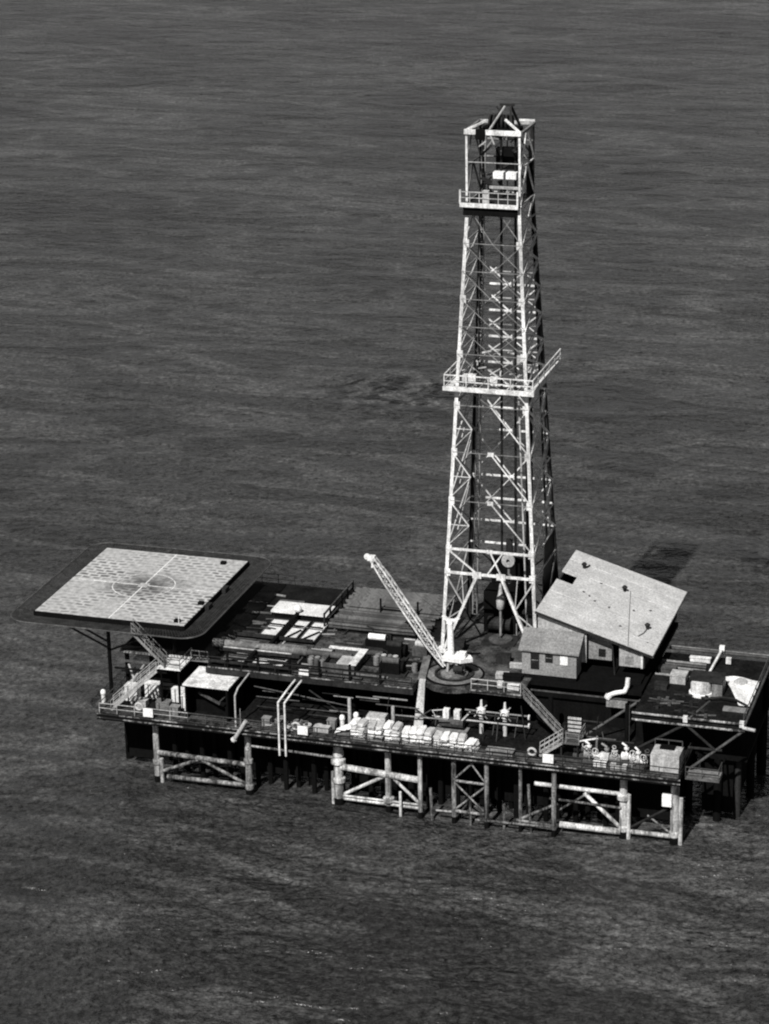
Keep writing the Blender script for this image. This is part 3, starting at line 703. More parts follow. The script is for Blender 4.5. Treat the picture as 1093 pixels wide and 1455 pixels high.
part('swivel', MB().lathe((.1,-.8,15.6),[(.1,-.3),(.4,0),(.45,.9),(.25,1.5),(.1,2.6)],12), 'lightgrey', KE, smooth=True)
part('kelly_pipe', MB().tube((.1,-.8,12.6),(.1,-.8,15.5),.12), 'grey', KE)
RT = thing('rotary_table', 'low round rotary table in middle of drill floor', 'rotary table', (.1,-.8,12))
part('turntable', MB().lathe((.1,-.8,12.0),[(1.2,.02),(1.2,.3),(.9,.36),(.25,.36),(.25,.02)],24), 'midsteel', RT)
part('skid', MB().box(-1.6,-2.2,12.002,1.8,.6,12.14), 'steel', RT)
DW = thing('drawworks', 'large black drawworks housing under derrick', 'winch', (-.5,2.2,12))
part('housing', MB().box(-2.2,1.2,12,1.2,3.8,16.4), 'black', DW)
part('cable_drum', MB().tube((-1.6,.8,13.2),(.8,.8,13.2),.7,None,16), 'steel', DW)
part('brake_lever', MB().beam((1.4,.6,12.2),(1.5,.2,13.6),.09), 'lightgrey', DW)
part('engine', MB().box(1.6,1.4,12,4.0,3.8,14.2), 'steel', DW)

# ------------------------------------------------------------------ pedestal crane
CX, CY = -2.1,-10.1
CR = thing('pedestal_crane', 'white pedestal crane with lattice jib raised to the left', 'crane', (CX,CY,12))
def ringm(r0, r1, z0, z1): return MB().lathe((CX,CY,0),[(r0,z0),(r1,z0),(r1,z1),(r0,z1),(r0,z0)],36)
part('base_ring', ringm(2.75,2.95,12.003,12.12), 'black', CR)
part('ring_plate', ringm(1.96,2.745,12.003,12.06), 'plate_light', CR)
part('base_ring', ringm(1.75,1.95,12.003,12.22), 'steel', CR)
part('slew_table', MB().lathe((CX,CY,12),[(0,.002),(1.35,.002),(1.35,.2),(.8,.5),(0,.5)],28), 'plate_light', CR)
for x, y_ in ((-.55,-.6),(.45,-.7),(.9,.2),(-.1,.5)): part('post', MB().tube((CX+x,CY+y_,12.5),(CX+x*.8,CY+y_*.8,13.9),.13), 'lightgrey', CR)
b = MB().prism([(CX-1.0,CY-.9,14.1),(CX+.9,CY-.9,14.0),(CX+1.9,CY-.1,13.95),(CX+1.5,CY+.5,14.0),(CX+.3,CY+.9,14.1),(CX-1.0,CY+.7,14.1)],.4)
part('machinery_deck', b, 'white_clean', CR)
part('mast', MB().tube((CX-.35,CY,13.9),(CX-.42,CY+.1,17.5),.34,.30,14), 'white_clean', CR, smooth=False)
b = MB(); b.beam((CX-.42,CY+.1,17.4),(CX-1.15,CY+.1,18.1),.26); b.beam((CX-.42,CY+.1,17.4),(CX+.5,CY+.1,18.0),.26); b.cbox((CX-.42,CY+.1,17.3),(.6,.6,.4))
part('mast_head', b, 'white_clean', CR)
part('operator_seat', MB().cbox((CX+.9,CY-.2,14.06),(.7,.6,.5)), 'white_clean', CR)
part('winch_drum', MB().tube((CX+.2,CY-.9,13.0),(CX+1.1,CY-.9,13.0),.35), 'steel', CR)
A, T = V(CX-.9,CY-.25,12.9), V(-10.3,-10.0,23.35)
dj = (T-A).normalized(); rj = dj.cross(V(0,1,0)).normalized(); sj = V(0,1,0)
def jw(t): return .12+.22*min(1,t*5)*(1 if t < .8 else 1-(t-.8)*2.6)
def jc(t, a, c): w = jw(t); return A.lerp(T,t)+rj*(a*w)+sj*(c*w)
b = MB()
for a in (-1,1):
    for c in (-1,1):
        for k in range(24): b.beam(jc(k/24,a,c), jc((k+1)/24,a,c), .12)
jb = part('jib', b, 'white', CR)
b = MB()
for k in range(24):
    t0, t1 = k/24,(k+1)/24; s = 1 if k % 2 else -1
    for c in (-1,1): b.beam(jc(t0,s,c), jc(t1,-s,c), .09)
    for a in (-1,1): b.beam(jc(t0,a,s), jc(t1,a,-s), .08)
part('jib_lacing', b, 'lightgrey', jb)
b = MB(); b.cbox((T.x-.1,T.y,T.z-.25),(.75,.5,.5)); b.tube((T.x-.55,T.y-.1,T.z+.1),(T.x-.55,T.y+.1,T.z+.1),.3); b.beam((T.x,T.y,T.z),(T.x-.05,T.y,T.z-1.0),.16)
part('jib_head', b, 'white_clean', jb)
b = MB(); b.tube((CX-1.1,CY+.1,18.0),(T.x,T.y,T.z+.15),.018,None,5); part('jib_rope', b, 'cable', CR)

# ------------------------------------------------------------------ engine house and cabin
EH = thing('engine_house', 'large engine house with pale sloping single pitch roof beside derrick', 'building', (11,1.5,12))
x0,x1,y0,y1 = 5.3,16.95,-7.35,10.0; zl,zr = 18.35,14.85
def rz(x): return zl+(zr-zl)*(x-x0)/(x1-x0)
n0, n1, nd = 1.6,3.9,1.6      # notch on the left edge
b = MB()
b.prism([(x0,y0,rz(x0)),(x1,y0,rz(x1)),(x1,y1,rz(x1)),(x0,y1,rz(x0)),(x0,n1,rz(x0)),(x0+nd,n1,rz(x0+nd)),(x0+nd,n0,rz(x0+nd)),(x0,n0,rz(x0))],.16)
rf = part('roof', b, 'roof', EH)
for yy in (-4.5,-1.4,4.6,7.4):
    part('roof_seam', MB().beam((x0+.05,yy,rz(x0)+.012),(x1-.05,yy,rz(x1)+.012),.07,.05), 'roof', rf)
part('roof_edge_band', MB().beam((x0,y0-.03,rz(x0)-.1),(x1,y0-.03,rz(x1)-.1),.05,.26), 'steel', rf)  # dark strip painted in for the eave's shadow line
part('roof_edge_band', MB().beam((x1+.03,y0,rz(x1)-.05),(x1+.03,y1,rz(x1)-.05),.05,.2), 'grey', rf)
# front wall panels
def wall(xa, xb, zb, mt, yy=-6.95, name='wall'):
    b = MB().hexa([(xa,yy,zb),(xb,yy,zb),(xb,yy+.12,zb),(xa,yy+.12,zb),(xa,yy,rz(xa)-.18),(xb,yy,rz(xb)-.18),(xb,yy+.12,rz(xb)-.18),(xa,yy+.12,rz(xa)-.18)])
    return part(name, b, mt, EH)
wall(5.5,10.35,13.3,'wall'); wall(10.36,12.7,13.45,'wallgrey',-6.2); wall(13.6,15.95,13.35,'wall')
part('wall', MB().box(15.96,-6.9,13.3,16.1,9.8,14.7), 'steel', EH)
part('wall', MB().hexa([(5.4,-6.9,12),(5.5,-6.9,12),(5.5,9.8,12),(5.4,9.8,12),(5.4,-6.9,18.1),(5.5,-6.9,18.1),(5.5,9.8,18.1),(5.4,9.8,18.1)]), 'steel', EH)
part('wall', MB().hexa([(5.5,9.7,12),(16,9.7,12),(16,9.8,12),(5.5,9.8,12),(5.5,9.7,18),(16,9.7,14.9),(16,9.8,14.9),(5.5,9.8,18)]), 'steel', EH)
part('wall', MB().box(5.5,-4.9,12,16,-4.8,15.2), 'black', EH)
part('window', MB().box(11.4,-6.26,13.8,12.1,-6.202,14.6), 'glass', EH)
part('window', MB().box(14.2,-7.0,13.6,15.0,-6.96,14.4), 'wallgrey', EH)
part('corner_post', MB().box(15.75,-7.05,13.3,15.95,-6.955,14.9), 'white', EH)
part('post', MB().beam((13.2,-6.9,12),(12.9,-6.9,15.4),.12), 'steel', EH)
part('skid', MB().box(5.4,-8.0,12.003,16.0,9.5,12.3), 'black', EH)
for xx, yy, l in ((7.0,6.4,1.1),(11.6,4.6,.7),(15.3,-1.9,.6)):
    vt = MB().tube((xx,yy,rz(xx)-.1),(xx,yy,rz(xx)+.4),.16); vt.lathe((xx,yy,rz(xx)+.35),[(.26,0),(.3,.1),(.12,.28),(.01,.3)],12)
    part('roof_vent', vt, 'steel', rf)
b = MB()
for xx, yy in ((8.2,.9),(8.9,.5),(9.6,-.2),(11.1,-.4),(12.9,-3.6),(9.2,4.3),(14.7,2.4),(13.3,1.0)):
    b.cbox((xx,yy,rz(xx)-.05),(.3,.2,.085),random.uniform(0,3))
part('roof_fixing', b, 'midsteel', rf)
part('roof_cable', MB().path([(12.1,5.1,rz(12.1)+.04),(13.2,-.6,rz(13.2)+.04),(14.5,-7.2,rz(14.5)+.04)],.025,6), 'midsteel', rf)
b = MB().path([(7.35,7.4,rz(7.35)+.06),(7.2,6.7,rz(7.2)+.08),(7.0,6.4,rz(7)+.1)],.09,6); part('roof_pipe', b, 'steel', rf)
b = MB().path([(15.3,-1.9,rz(15.3)+.05),(15.2,-3.2,rz(15.2)+.05),(14.9,-4.3,rz(14.9)+.05)],.05,6); part('roof_pipe', b, 'midsteel', rf)
part('notch_fitting', MB().path([(6.0,2.4,16.8),(6.3,2.6,17.4),(6.6,2.3,17.3)],.12), 'grey', EH)
CA = thing('cabin', 'small grey lean-to cabin with two dark windows in front of engine house', 'cabin', (7.1,-8.2,12.3))
wl = part('wall', MB().box(4.45,-9.1,12.45,9.85,-7.0,15.05), 'wallgrey', CA)
b = MB().prism([(4.15,-9.4,15.05),(10.15,-9.4,15.05),(10.15,-6.97,16.45),(4.15,-6.97,16.45)],.12); part('roof', b, 'slate', CA)
b = MB().add([(9.852,-9.1,15.05),(9.852,-7.0,15.05),(9.852,-7.0,16.3),(9.79,-9.1,15.05),(9.79,-7.0,15.05),(9.79,-7.0,16.3)],[(0,1,2),(3,5,4),(0,3,4,1),(1,4,5,2),(2,5,3,0)]); part('gable', b, 'wallgrey', CA)
def window(x, z, w, h):
    f = part('window', MB().box(x-w/2,-9.17,z-h/2,x+w/2,-9.103,z+h/2), 'steel', CA)
    part('pane', MB().box(x-w/2+.1,-9.185,z-h/2+.1,x+w/2-.1,-9.172,z+h/2-.1), 'glass', f)
    part('glazing_bar', MB().box(x-w/2+.08,-9.20,z-.03,x+w/2-.08,-9.188,z+.03), 'grey', f)
window(5.75,14.0,.85,1.9); window(7.15,14.35,.75,.95)
part('notice', MB().box(8.25,-9.15,13.75,9.0,-9.103,14.65), 'white_clean', CA, 'plain white panel on the cabin wall')
part('base_frame', MB().box(4.5,-9.0,12.003,9.8,-7.0,12.44), 'black', CA)
# curved vent pipe right of the house
VP = thing('vent_pipe', 'white bent exhaust pipe standing in dark space below engine house', 'pipe', (14.6,-9.0,12))
part('pipe', MB().path([(15.05,-9.6,13.3),(15.0,-9.7,12.5),(14.8,-9.9,12.0),(13.9,-10.0,11.8),(13.3,-10.05,11.5)],.22,10), 'white_clean', VP)
part('flange', MB().tube((13.3,-10.05,11.5),(13.15,-10.06,11.2),.34), 'white', VP)
part('silencer', MB().box(13.1,-10.3,10.4,15.1,-9.85,11.0), 'grey', VP)

# ------------------------------------------------------------------ left upper deck: hatch, mud pits, pipes, plant
HT = thing('tank_house', 'low white flat roofed tank house at back edge of upper deck', 'tank house', (-21.3,.8,12))
part('wall', MB().box(-24.2,-.4,12,-18.3,1.9,12.55), 'black', HT)
part('roof', MB().box(-24.5,-.65,12.55,-18.1,2.1,12.75), 'mud', HT)
for xa, xb, ya, yb, lab in ((-23.95,-21.75,-6.5,-1.4,'open mud pit with white surface, nearest helideck in the back row'),
                            (-21.4,-19.9,-6.5,-1.2,'narrow open mud pit with white surface in middle of back row'),
                            (-19.6,-17.9,-6.4,-1.2,'open mud pit with white surface beside pipe rack'),
                            (-25.4,-22.5,-13.6,-11.0,'front mud pit with dull grey surface behind white shelter roof'),
                            (-22.2,-18.9,-13.8,-11.2,'front mud pit with bright white surface above twin drain pipes')):
    t = thing('mud_pit', lab, 'mud pit', ((xa+xb)/2,(ya+yb)/2,12), 'mud pits on the upper deck')
    b = MB(); b.box(xa,ya,12.003,xb,ya+.1,12.22); b.box(xa,yb-.1,12.003,xb,yb,12.22); b.box(xa,ya+.1,12.003,xa+.1,yb-.1,12.22); b.box(xb-.1,ya+.1,12.003,xb,yb-.1,12.22)
    part('rim', b, 'midsteel', t)
    part('mud_surface', MB().box(xa+.1,ya+.1,12.003,xb-.1,yb-.1,12.15), 'mud' if 'dull' not in lab else 'timber', t)
    b = MB(); ym = (ya+yb)/2
    b.tube((xa,ym+.5,12.5),(xb,ym+.4,12.5),.09)
    if 'nearest' not in lab: b.beam((xa+.4,ya+.3,12.3),(xb-.2,ym,12.3),.14,.08)
    part('agitator_beam', b, 'black', t)
for xx, ya, yb, lab in ((-21.55,-9.4,0,'dark walkway girder running back between mud pits to a white ball cap'),(-22.35,-14.2,-10.6,'dark girder crossing front mud pits')):
    t = thing('walkway_girder', lab, 'girder', (xx,(ya+yb)/2,12.4))
    part('beam', MB().beam((xx,ya,12.62),(xx,yb,12.62),.34,.4), 'black', t)
    if yb == 0: part('ball_cap', MB().ball((xx,-.6,13.2),.42,8), 'white_clean', t, smooth=True)
TK = MB().tube((-27.2,-10.15,12.75),(-17.2,-10.15,12.75),.42,None,16)
t = thing('mud_main', 'long pale horizontal mud pipe lying across upper deck', 'pipe', (-19.6,-10.1,12.3))
part('pipe', TK, 'plate_light', t); part('pipe', MB().tube((-17.2,-10.15,12.75),(-12.6,-10.15,12.7),.34,None,14), 'midsteel', t)
b = MB()
for x in (-26,-23,-20,-17,-14): b.cbox((x,-10.15,12),(.4,.9,.4))
part('saddle', b, 'steel', t)
t = thing('walkway', 'bleached plank walkway beside the mud pipe on upper deck', 'walkway', (-15,-8.8,12))
part('planks', MB().box(-18.5,-9.6,12.003,-11.5,-8.0,12.06), 'plate_light', t)
part('kick_plate', MB().box(-17.6,-7.95,12.003,-11.4,-7.85,12.2), 'lightgrey', t)
t = thing('mixing_tank', 'open topped grey mixing tank with broad white rim', 'tank', (-13,-10.8,12))
b = MB(); b.box(-14.9,-12.6,12.003,-11.6,-12.5,12.9); b.box(-14.9,-8.9,12.003,-11.6,-8.8,12.9); b.box(-14.9,-12.5,12.003,-14.8,-8.9,12.9); b.box(-11.7,-12.5,12.003,-11.6,-8.9,12.9)
part('shell', b, 'midsteel', t)
b = MB(); b.box(-15.4,-9.0,12.9,-11.4,-8.5,13.0); b.box(-12.2,-12.6,12.9,-11.4,-9.0,13.0); part('rim', b, 'white', t)
part('lid', MB().box(-13.4,-12.6,12.902,-12.22,-10.6,13.0), 'lightgrey', t)
part('mud_surface', MB().box(-14.8,-12.5,12.003,-11.7,-8.9,12.3), 'steel', t)
def engine(x, y_, w, d, h, label, mt, top):
    t = thing('pump_engine', label, 'engine', (x,y_,12), 'machines on the upper deck')
    part('skid', MB().box(x-w/2,y_-d/2,12.003,x+w/2,y_+d/2,12.25), 'steel', t)
    part('block', MB().box(x-w*.38,y_-d*.35,12.25,x+w*.3,y_+d*.35,12.25+h), mt, t)
    part('cylinder_head', MB().tube((x-w*.3,y_,12.25+h+.2),(x+w*.25,y_,12.25+h+.2),.33,None,12), top, t)
    part('flywheel', MB().tube((x+w*.34,y_,12.9),(x+w*.42,y_,12.9),.62,None,16), 'black', t)
    part('exhaust', MB().path([(x-w*.2,y_+.3,12.25+h),(x-w*.2,y_+.3,13.2+h),(x-w*.4,y_+.3,13.4+h)],.08), 'steel', t)
engine(-11.3,-5.6,3.2,1.6,.7,'pump engine with white cylinder in middle of upper deck','black','white_clean')
engine(-8.9,-7.6,2.8,2.2,1.0,'dark pump engine left of crane jib foot','black','steel')
engine(-6.4,-6.6,2.2,2.0,.9,'pale topped pump engine nearest the derrick foot','midsteel','lightgrey')
engine(-8.0,-11.6,3.0,1.7,1.0,'black pump engine at front edge of upper deck','black','midsteel')
t = thing('tool_crate', 'pale open crate stacked beside pump engine near derrick', 'crate', (-6.6,-4.8,12))
b = MB()
for k in range(4): b.box(-7.4,-5.2,12.003+k*.3,-5.9,-5.1,12.2+k*.3)
b.box(-7.4,-5.1,12.003,-7.3,-4.2,13.1); b.box(-6.0,-5.1,12.003,-5.9,-4.2,13.1); b.box(-7.4,-4.2,12.003,-5.9,-4.1,13.1)
part('sides', b, 'lightgrey', t); part('contents', MB().box(-7.28,-5.08,12.01,-6.02,-4.22,12.7), 'timber', t)
# long bars lying along the front edge
for k, (xa, xb, yy, mt) in enumerate(((-18.2,-9,-13.4,'pipe'),(-17.6,-10.4,-13.75,'pipedark'),(-12.6,-8,-12.9,'pipe'))):
    solo('loose_pipe', MB().tube((xa,yy,12.16),(xb,yy,12.16),.13,None,8), mt, ('long pale loose pipe on front edge of upper deck','darker loose pipe nearest the front edge','short loose pipe ending beside black pump engine')[k], 'pipe', ((xa+xb)/2,yy,12), 'loose pipes on front edge')
solo('marker_block', MB().cbox((-16.3,-13.9,12.003),(1.0,.5,.5)), 'white_clean', 'small white block on front edge of upper deck', 'block', (-16.3,-13.9,12))

# pipe rack
PR = thing('pipe_rack', 'low dark pipe rack fence along edge of upper deck', 'pipe rack', (-18.4,3,12))
for y_ in [-2+i*1.9 for i in range(6)]:
    part('post', MB().beam((-18.2-.0*y_,y_,12),(-18.2,y_,13.6),.17), 'steel', PR)
part('rail', MB().beam((-18.2,-2,13.5),(-18.2,7.6,13.5),.16), 'midsteel', PR)
part('rail', MB().beam((-18.2,-2,12.8),(-18.2,7.6,12.8),.14), 'steel', PR)
for x in (-16.5,-12,-8): part('sleeper', MB().box(x-.2,-2.4,12.003,x+.2,8,12.2), 'black', PR)
for x in (-13.6,-9.6): part('stake', MB().beam((x,2.6,12.2),(x,2.6,13.9),.17), 'black', PR)
part('stake', MB().beam((-13.6,2.6,13.0),(-9.6,2.6,13.0),.08), 'steel', PR)
pp = None
lab = 'long drill pipe lying among the others in the rack behind crane jib'
for i in range(36):
    y_ = -2.3+i*.29
    lay = 1 if y_ > 2.9 or random.random() < .35 else 0
    for k in range(lay+1):
        ln = random.uniform(9.3,10.6); xa = -17.9+random.uniform(0,.7); x_end = min(xa+ln, -6.9)
        loc = (xa, y_+(.14 if k else 0)+random.uniform(-.02,.02), 12.34+k*.26)
        nm = 'drill_pipe'; mt = 'pipedark' if (y_ < 2.6 and random.random() < .8) else 'pipe'
        bb = MB().tube((0,0,0),(x_end-xa,0,0),.13,None,8); bb.tube((-.05,0,0),(.4,0,0),.165,None,8)
        o = bpy.data.objects.new(nm, bb.mesh(nm, M[mt])); COL.objects.link(o); o.location = loc
        tag(o, lab, 'pipe', 'drill pipes in the rack')

# ------------------------------------------------------------------ chute, twin pipes, shelter
t = thing('chute', 'narrow pale chute running over upper deck edge and down to white sacks', 'chute', (-4.6,-12.6,12))
b = MB().hexa([(-6.35,-5.9,12.2),(-5.6,-5.9,12.2),(-4.3,-12.7,12.2),(-5.05,-12.7,12.2),(-6.35,-5.9,12.34),(-5.6,-5.9,12.34),(-4.3,-12.7,12.34),(-5.05,-12.7,12.34)])
part('trough', b, 'plate_light', t)
b = MB().hexa([(-4.85,-13.0,12.15),(-4.25,-13.0,12.15),(-4.25,-12.7,12.35),(-4.85,-12.7,12.35),(-4.95,-14.9,ZL+.2),(-4.0,-14.9,ZL+.2),(-4.0,-14.75,ZL+.2),(-4.95,-14.75,ZL+.2)])
part('drop', b, 'lightgrey', t)
for k, xx in enumerate((-17.35,-16.7)):
    t = solo('drain_pipe', MB().path([(xx+.6,-15.4,12.0),(xx+.5,-17.6,11.8),(xx,-18.8,11.0),(xx,-18.85,5.4)],.10,9), 'white', ('left one of twin white drain pipes bent over the platform front','right one of twin white drain pipes bent over the platform front')[k], 'pipe', (xx,-18.8,5.4), 'drain pipes over the front edge')
solo('drain_pipe', MB().path([(-21.8,-13.4,11.9),(-21.9,-17.6,11.5),(-22.1,-18.0,10.8),(-22.1,-18.05,7.0)],.09,9), 'lightgrey', 'single bent drain pipe beside white shelter roof', 'pipe', (-22.1,-18,7), 'drain pipes over the front edge')
t = thing('fender_arm', 'stubby pale fender arm hanging aslant from front edge below shelter', 'fender', (-21.6,-18.9,7))
part('arm', MB().tube((-20.7,-18.9,8.7),(-21.9,-19.0,6.7),.2), 'lightgrey', t)
part('arm', MB().tube((-21.9,-19.0,6.7),(-22.1,-19.0,6.5),.28), 'white', t); part('hanger', MB().beam((-21.3,-18.8,9.9),(-21.3,-18.8,7.4),.07), 'grey', t)
t = thing('shelter', 'open dark shelter with flat white roof on lower deck front', 'shelter', (-25.2,-15.2,ZL))
part('roof', MB().box(-27.75,-17.55,11.08,-22.95,-12.9,11.22), 'white', t)
for x, y_ in ((-27.5,-17.3),(-23.2,-17.3),(-27.5,-13.2),(-23.2,-13.2)): part('post', MB().beam((x,y_,ZL),(x,y_,11.08),.18), 'black', t)
part('back_wall', MB().box(-27.4,-15.4,ZL,-23.2,-15.3,11.05), 'black', t)
part('end_wall', MB().box(-27.6,-17.2,ZL,-27.52,-13.2,11.05), 'black', t); part('end_wall', MB().box(-23.15,-17.2,ZL,-23.07,-13.2,11.05), 'black', t)
part('rail', MB().beam((-26.6,-16.2,9.9),(-24.3,-16.4,9.0),.2), 'midsteel', t); part('rail', MB().beam((-24.4,-16.3,9.2),(-23.6,-16.3,10.0),.1), 'midsteel', t)

# ------------------------------------------------------------------ lower deck: signs, lifebuoys, sacks, plant
for x, lab in ((-31.1,'plain white notice board on lower deck rail below helideck'),(-15.0,'plain white notice board on lower deck rail beside twin drain pipes'),(9.4,'plain white notice board on lower deck rail at foot of right stairs')):
    t = thing('notice_board', lab, 'sign', (x,-18.5,ZL), 'white notice boards along the front rail')
    part('board', MB().box(x-.52,-18.62,ZL+.25,x+.52,-18.55,ZL+1.15), 'white_clean', t)
    for s in (-.35,.35): part('bracket', MB().box(x+s-.03,-18.55,ZL+.2,x+s+.03,-18.45,ZL+1.05), 'steel', t)
for x, y_, lab in ((-32.5,-17.5,'pale lifebuoy ring beside left notice board'),(-15.9,-17.9,'pale lifebuoy ring beside middle notice board'),(7.6,-17.6,'pale lifebuoy ring beside foot of short right stairs')):
    t = thing('lifebuoy', lab, 'lifebuoy', (x,y_,ZL), 'lifebuoys along the front rail')
    part('ring', MB().torus((x,y_,ZL+.75),.36,.12), 'lightgrey', t, smooth=True); part('stand', MB().beam((x,y_+.1,ZL),(x,y_+.1,ZL+.6),.1), 'midsteel', t)
def sack_pile(w, d, h, seed):
    rnd = random.Random(seed); out = []
    ny = max(2, round(h/.42))
    for k in range(ny):
        for i in range(2):
            b = MB(); cx_ = (i-.5)*w/2*1.02+rnd.uniform(-.07,.07); zz = k*h/ny
            prof = [(.86,0),(1,.3),(1,.7),(.84,1)]
            vs = []; fs = []
            for s_, zf in prof:
                for a, c in ((-1,-.7),(-.7,-1),(.7,-1),(1,-.7),(1,.7),(.7,1),(-.7,1),(-1,.7)):
                    vs.append((cx_+a*w/4*s_*.98+rnd.uniform(-.05,.05), c*d/2*s_+rnd.uniform(-.08,.08), zz+zf*h/ny*1.04+rnd.uniform(-.04,.04)))
            for r_ in range(3):
                for j in range(8): fs.append((r_*8+j, r_*8+(j+1) % 8, r_*8+8+(j+1) % 8, r_*8+8+j))
            fs += [tuple(range(8))[::-1], tuple(range(24,32))]
            out.append(b.add(vs, fs))
    return out
sx = [-9.7,-8.0,-6.3,-4.6,-3.0,-1.4,.2,1.5]
sl = ['stack of white sacks just right of sloping canvas sheet','second stack of white sacks from canvas sheet end','third stack of white sacks from canvas sheet end','stack of white sacks just left of pale chute foot','stack of white sacks just right of pale chute foot','third stack of white sacks from right end of row','last but one stack of white sacks at right end','lowest stack of white sacks at right end of row']
for k, (x, lab) in enumerate(zip(sx, sl)):
    t = thing('sack_stack', lab, 'sacks', (x,-17.0,ZL+.16), 'stacks of white sacks on the front walkway')
    part('pallet', MB().cbox((x,-17.0,ZL+.02),(1.5,1.5,.14)), 'timber', t)
    h = (1.5,1.4,1.55,1.25,1.4,1.1,1.1,.7)[k]
    for sk in sack_pile(1.5 if k < 7 else 1.0, 1.6, h, k):
        rm = Matrix.Rotation((-.12,.08,-.05,.14,-.1,.06,.1,-.2)[k],4,'Z'); sk.v = [rm @ p + V(x,-17.0,ZL+.16) for p in sk.v]; part('sack', sk, 'canvas' if random.random() < .7 else 'canvas_grey', t, smooth=False)
t = thing('canvas_cover', 'sloping white canvas sheet at left end of sack row', 'tarpaulin', (-11.2,-16.9,ZL))
b = MB(); vs = []; fs = []; nx = 8
for i in range(nx+1):
    for j in range(5):
        u, v_ = i/nx, j/4
        vs.append((-12.1+1.7*u, -17.6+1.5*v_, ZL+.1+1.35*(.25+.75*u)*(.55+.45*math.sin(v_*math.pi*.9+.3))+random.uniform(-.05,.05)))
for i in range(nx):
    for j in range(4): a = i*5+j; fs.append((a,a+1,a+6,a+5))
b.add(vs, fs); part('sheet', b, 'canvas', t); part('load', MB().box(-11.9,-17.4,ZL,-10.5,-16.3,ZL+.35), 'timber', t)
t = thing('slatted_crate', 'pale slatted crate behind left end of sack row', 'crate', (-8.6,-15.3,ZL))
b = MB()
for k in range(5): b.box(-9.5,-15.8,ZL+.1+k*.3,-7.5,-15.72,ZL+.3+k*.3)
part('slats', b, 'white', t); part('body', MB().box(-9.45,-15.7,ZL,-7.55,-14.6,ZL+1.65), 'lightgrey', t)
for x, y_, h, lab in ((-11.9,-15.7,1.5,'white mushroom ventilator left of canvas sheet'),(-10.7,-15.0,1.7,'taller white mushroom ventilator behind canvas sheet'),(-37.0,-15.9,1.4,'white capsule ventilator on far left corner of lower deck')):
    t = thing('ventilator', lab, 'ventilator', (x,y_,ZL), 'white ventilators on the lower deck')
    part('trunk', MB().tube((x,y_,ZL),(x,y_,ZL+h*.7),.22), 'white', t); part('cowl', MB().lathe((x,y_,ZL+h*.6),[(.2,0),(.27,.06),(.28,.3),(.2,.5),(.02,.58)],14), 'white_clean', t, smooth=True)
part('corner_bracket', MB().box(-37.7,-16.3,ZL-.25,-36.5,-15.3,ZL-.02), 'midsteel', PF)
# two wellheads and the manifold line behind
for x, lab in ((1.45,'left white valve tree on pipe manifold below drill floor'),(3.8,'right white valve tree on pipe manifold below drill floor')):
    t = thing('wellhead', lab, 'wellhead', (x,-13.2,9), 'valve trees below the drill floor')
    part('body', MB().lathe((x,-13.2,ZL),[(.2,0),(.2,1.9),(.42,2.1),(.42,2.6),(.15,2.8),(.1,3.5)],12), 'white', t)
    part('valve_arm', MB().tube((x-.7,-13.25,ZL+1.7),(x+.55,-13.2,ZL+3.0),.06), 'lightgrey', t); part('valve_arm', MB().tube((x+.6,-13.25,ZL+1.6),(x-.5,-13.2,ZL+2.6),.06), 'grey', t)
    part('hand_wheel', MB().torus((x,-13.7,ZL+2.35),.3,.05), 'white_clean', t)
t = thing('pipe_manifold', 'horizontal twin pipe manifold with end flanges below drill floor', 'manifold', (1.4,-13.4,9))
part('pipe', MB().tube((-3.4,-13.5,ZL+1.35),(6.2,-13.5,ZL+1.35),.09), 'lightgrey', t); part('pipe', MB().tube((-.2,-13.1,ZL+2.25),(6.2,-13.1,ZL+2.25),.08), 'grey', t)
for z in (1.35,2.25): part('flange', MB().tube((6.15,-13.3,ZL+z),(6.3,-13.3,ZL+z),.26), 'white', t)
b = MB()
for x in (-3.2,-.8,2.6,4.8): b.beam((x,-13.4,ZL),(x+.3,-13.3,ZL+2.2),.08)
part('stand', b, 'midsteel', t)
t = thing('pump_set', 'white headed pump set below the crane platform', 'pump', (-1.4,-13.6,ZL))
part('bed', MB().box(-3.0,-14.4,ZL,.2,-12.8,ZL+.25), 'grey', t); part('barrel', MB().tube((-2.6,-13.6,ZL+1.0),(-.2,-13.6,ZL+1.0),.5), 'midsteel', t)
for x in (-1.9,-.8): part('valve_chest', MB().cbox((x,-13.7,ZL+1.5),(.6,.6,.9)), 'white', t)
b = MB().path([(-2.9,-13.8,ZL+1.3),(-3.3,-13.8,ZL+2.1),(-2.2,-13.8,ZL+2.3)],.06); part('hose', b, 'lightgrey', t)
part('brace', MB().beam((-.4,-13.8,ZL+1.3),(.5,-13.8,ZL+2.4),.14), 'white', t)
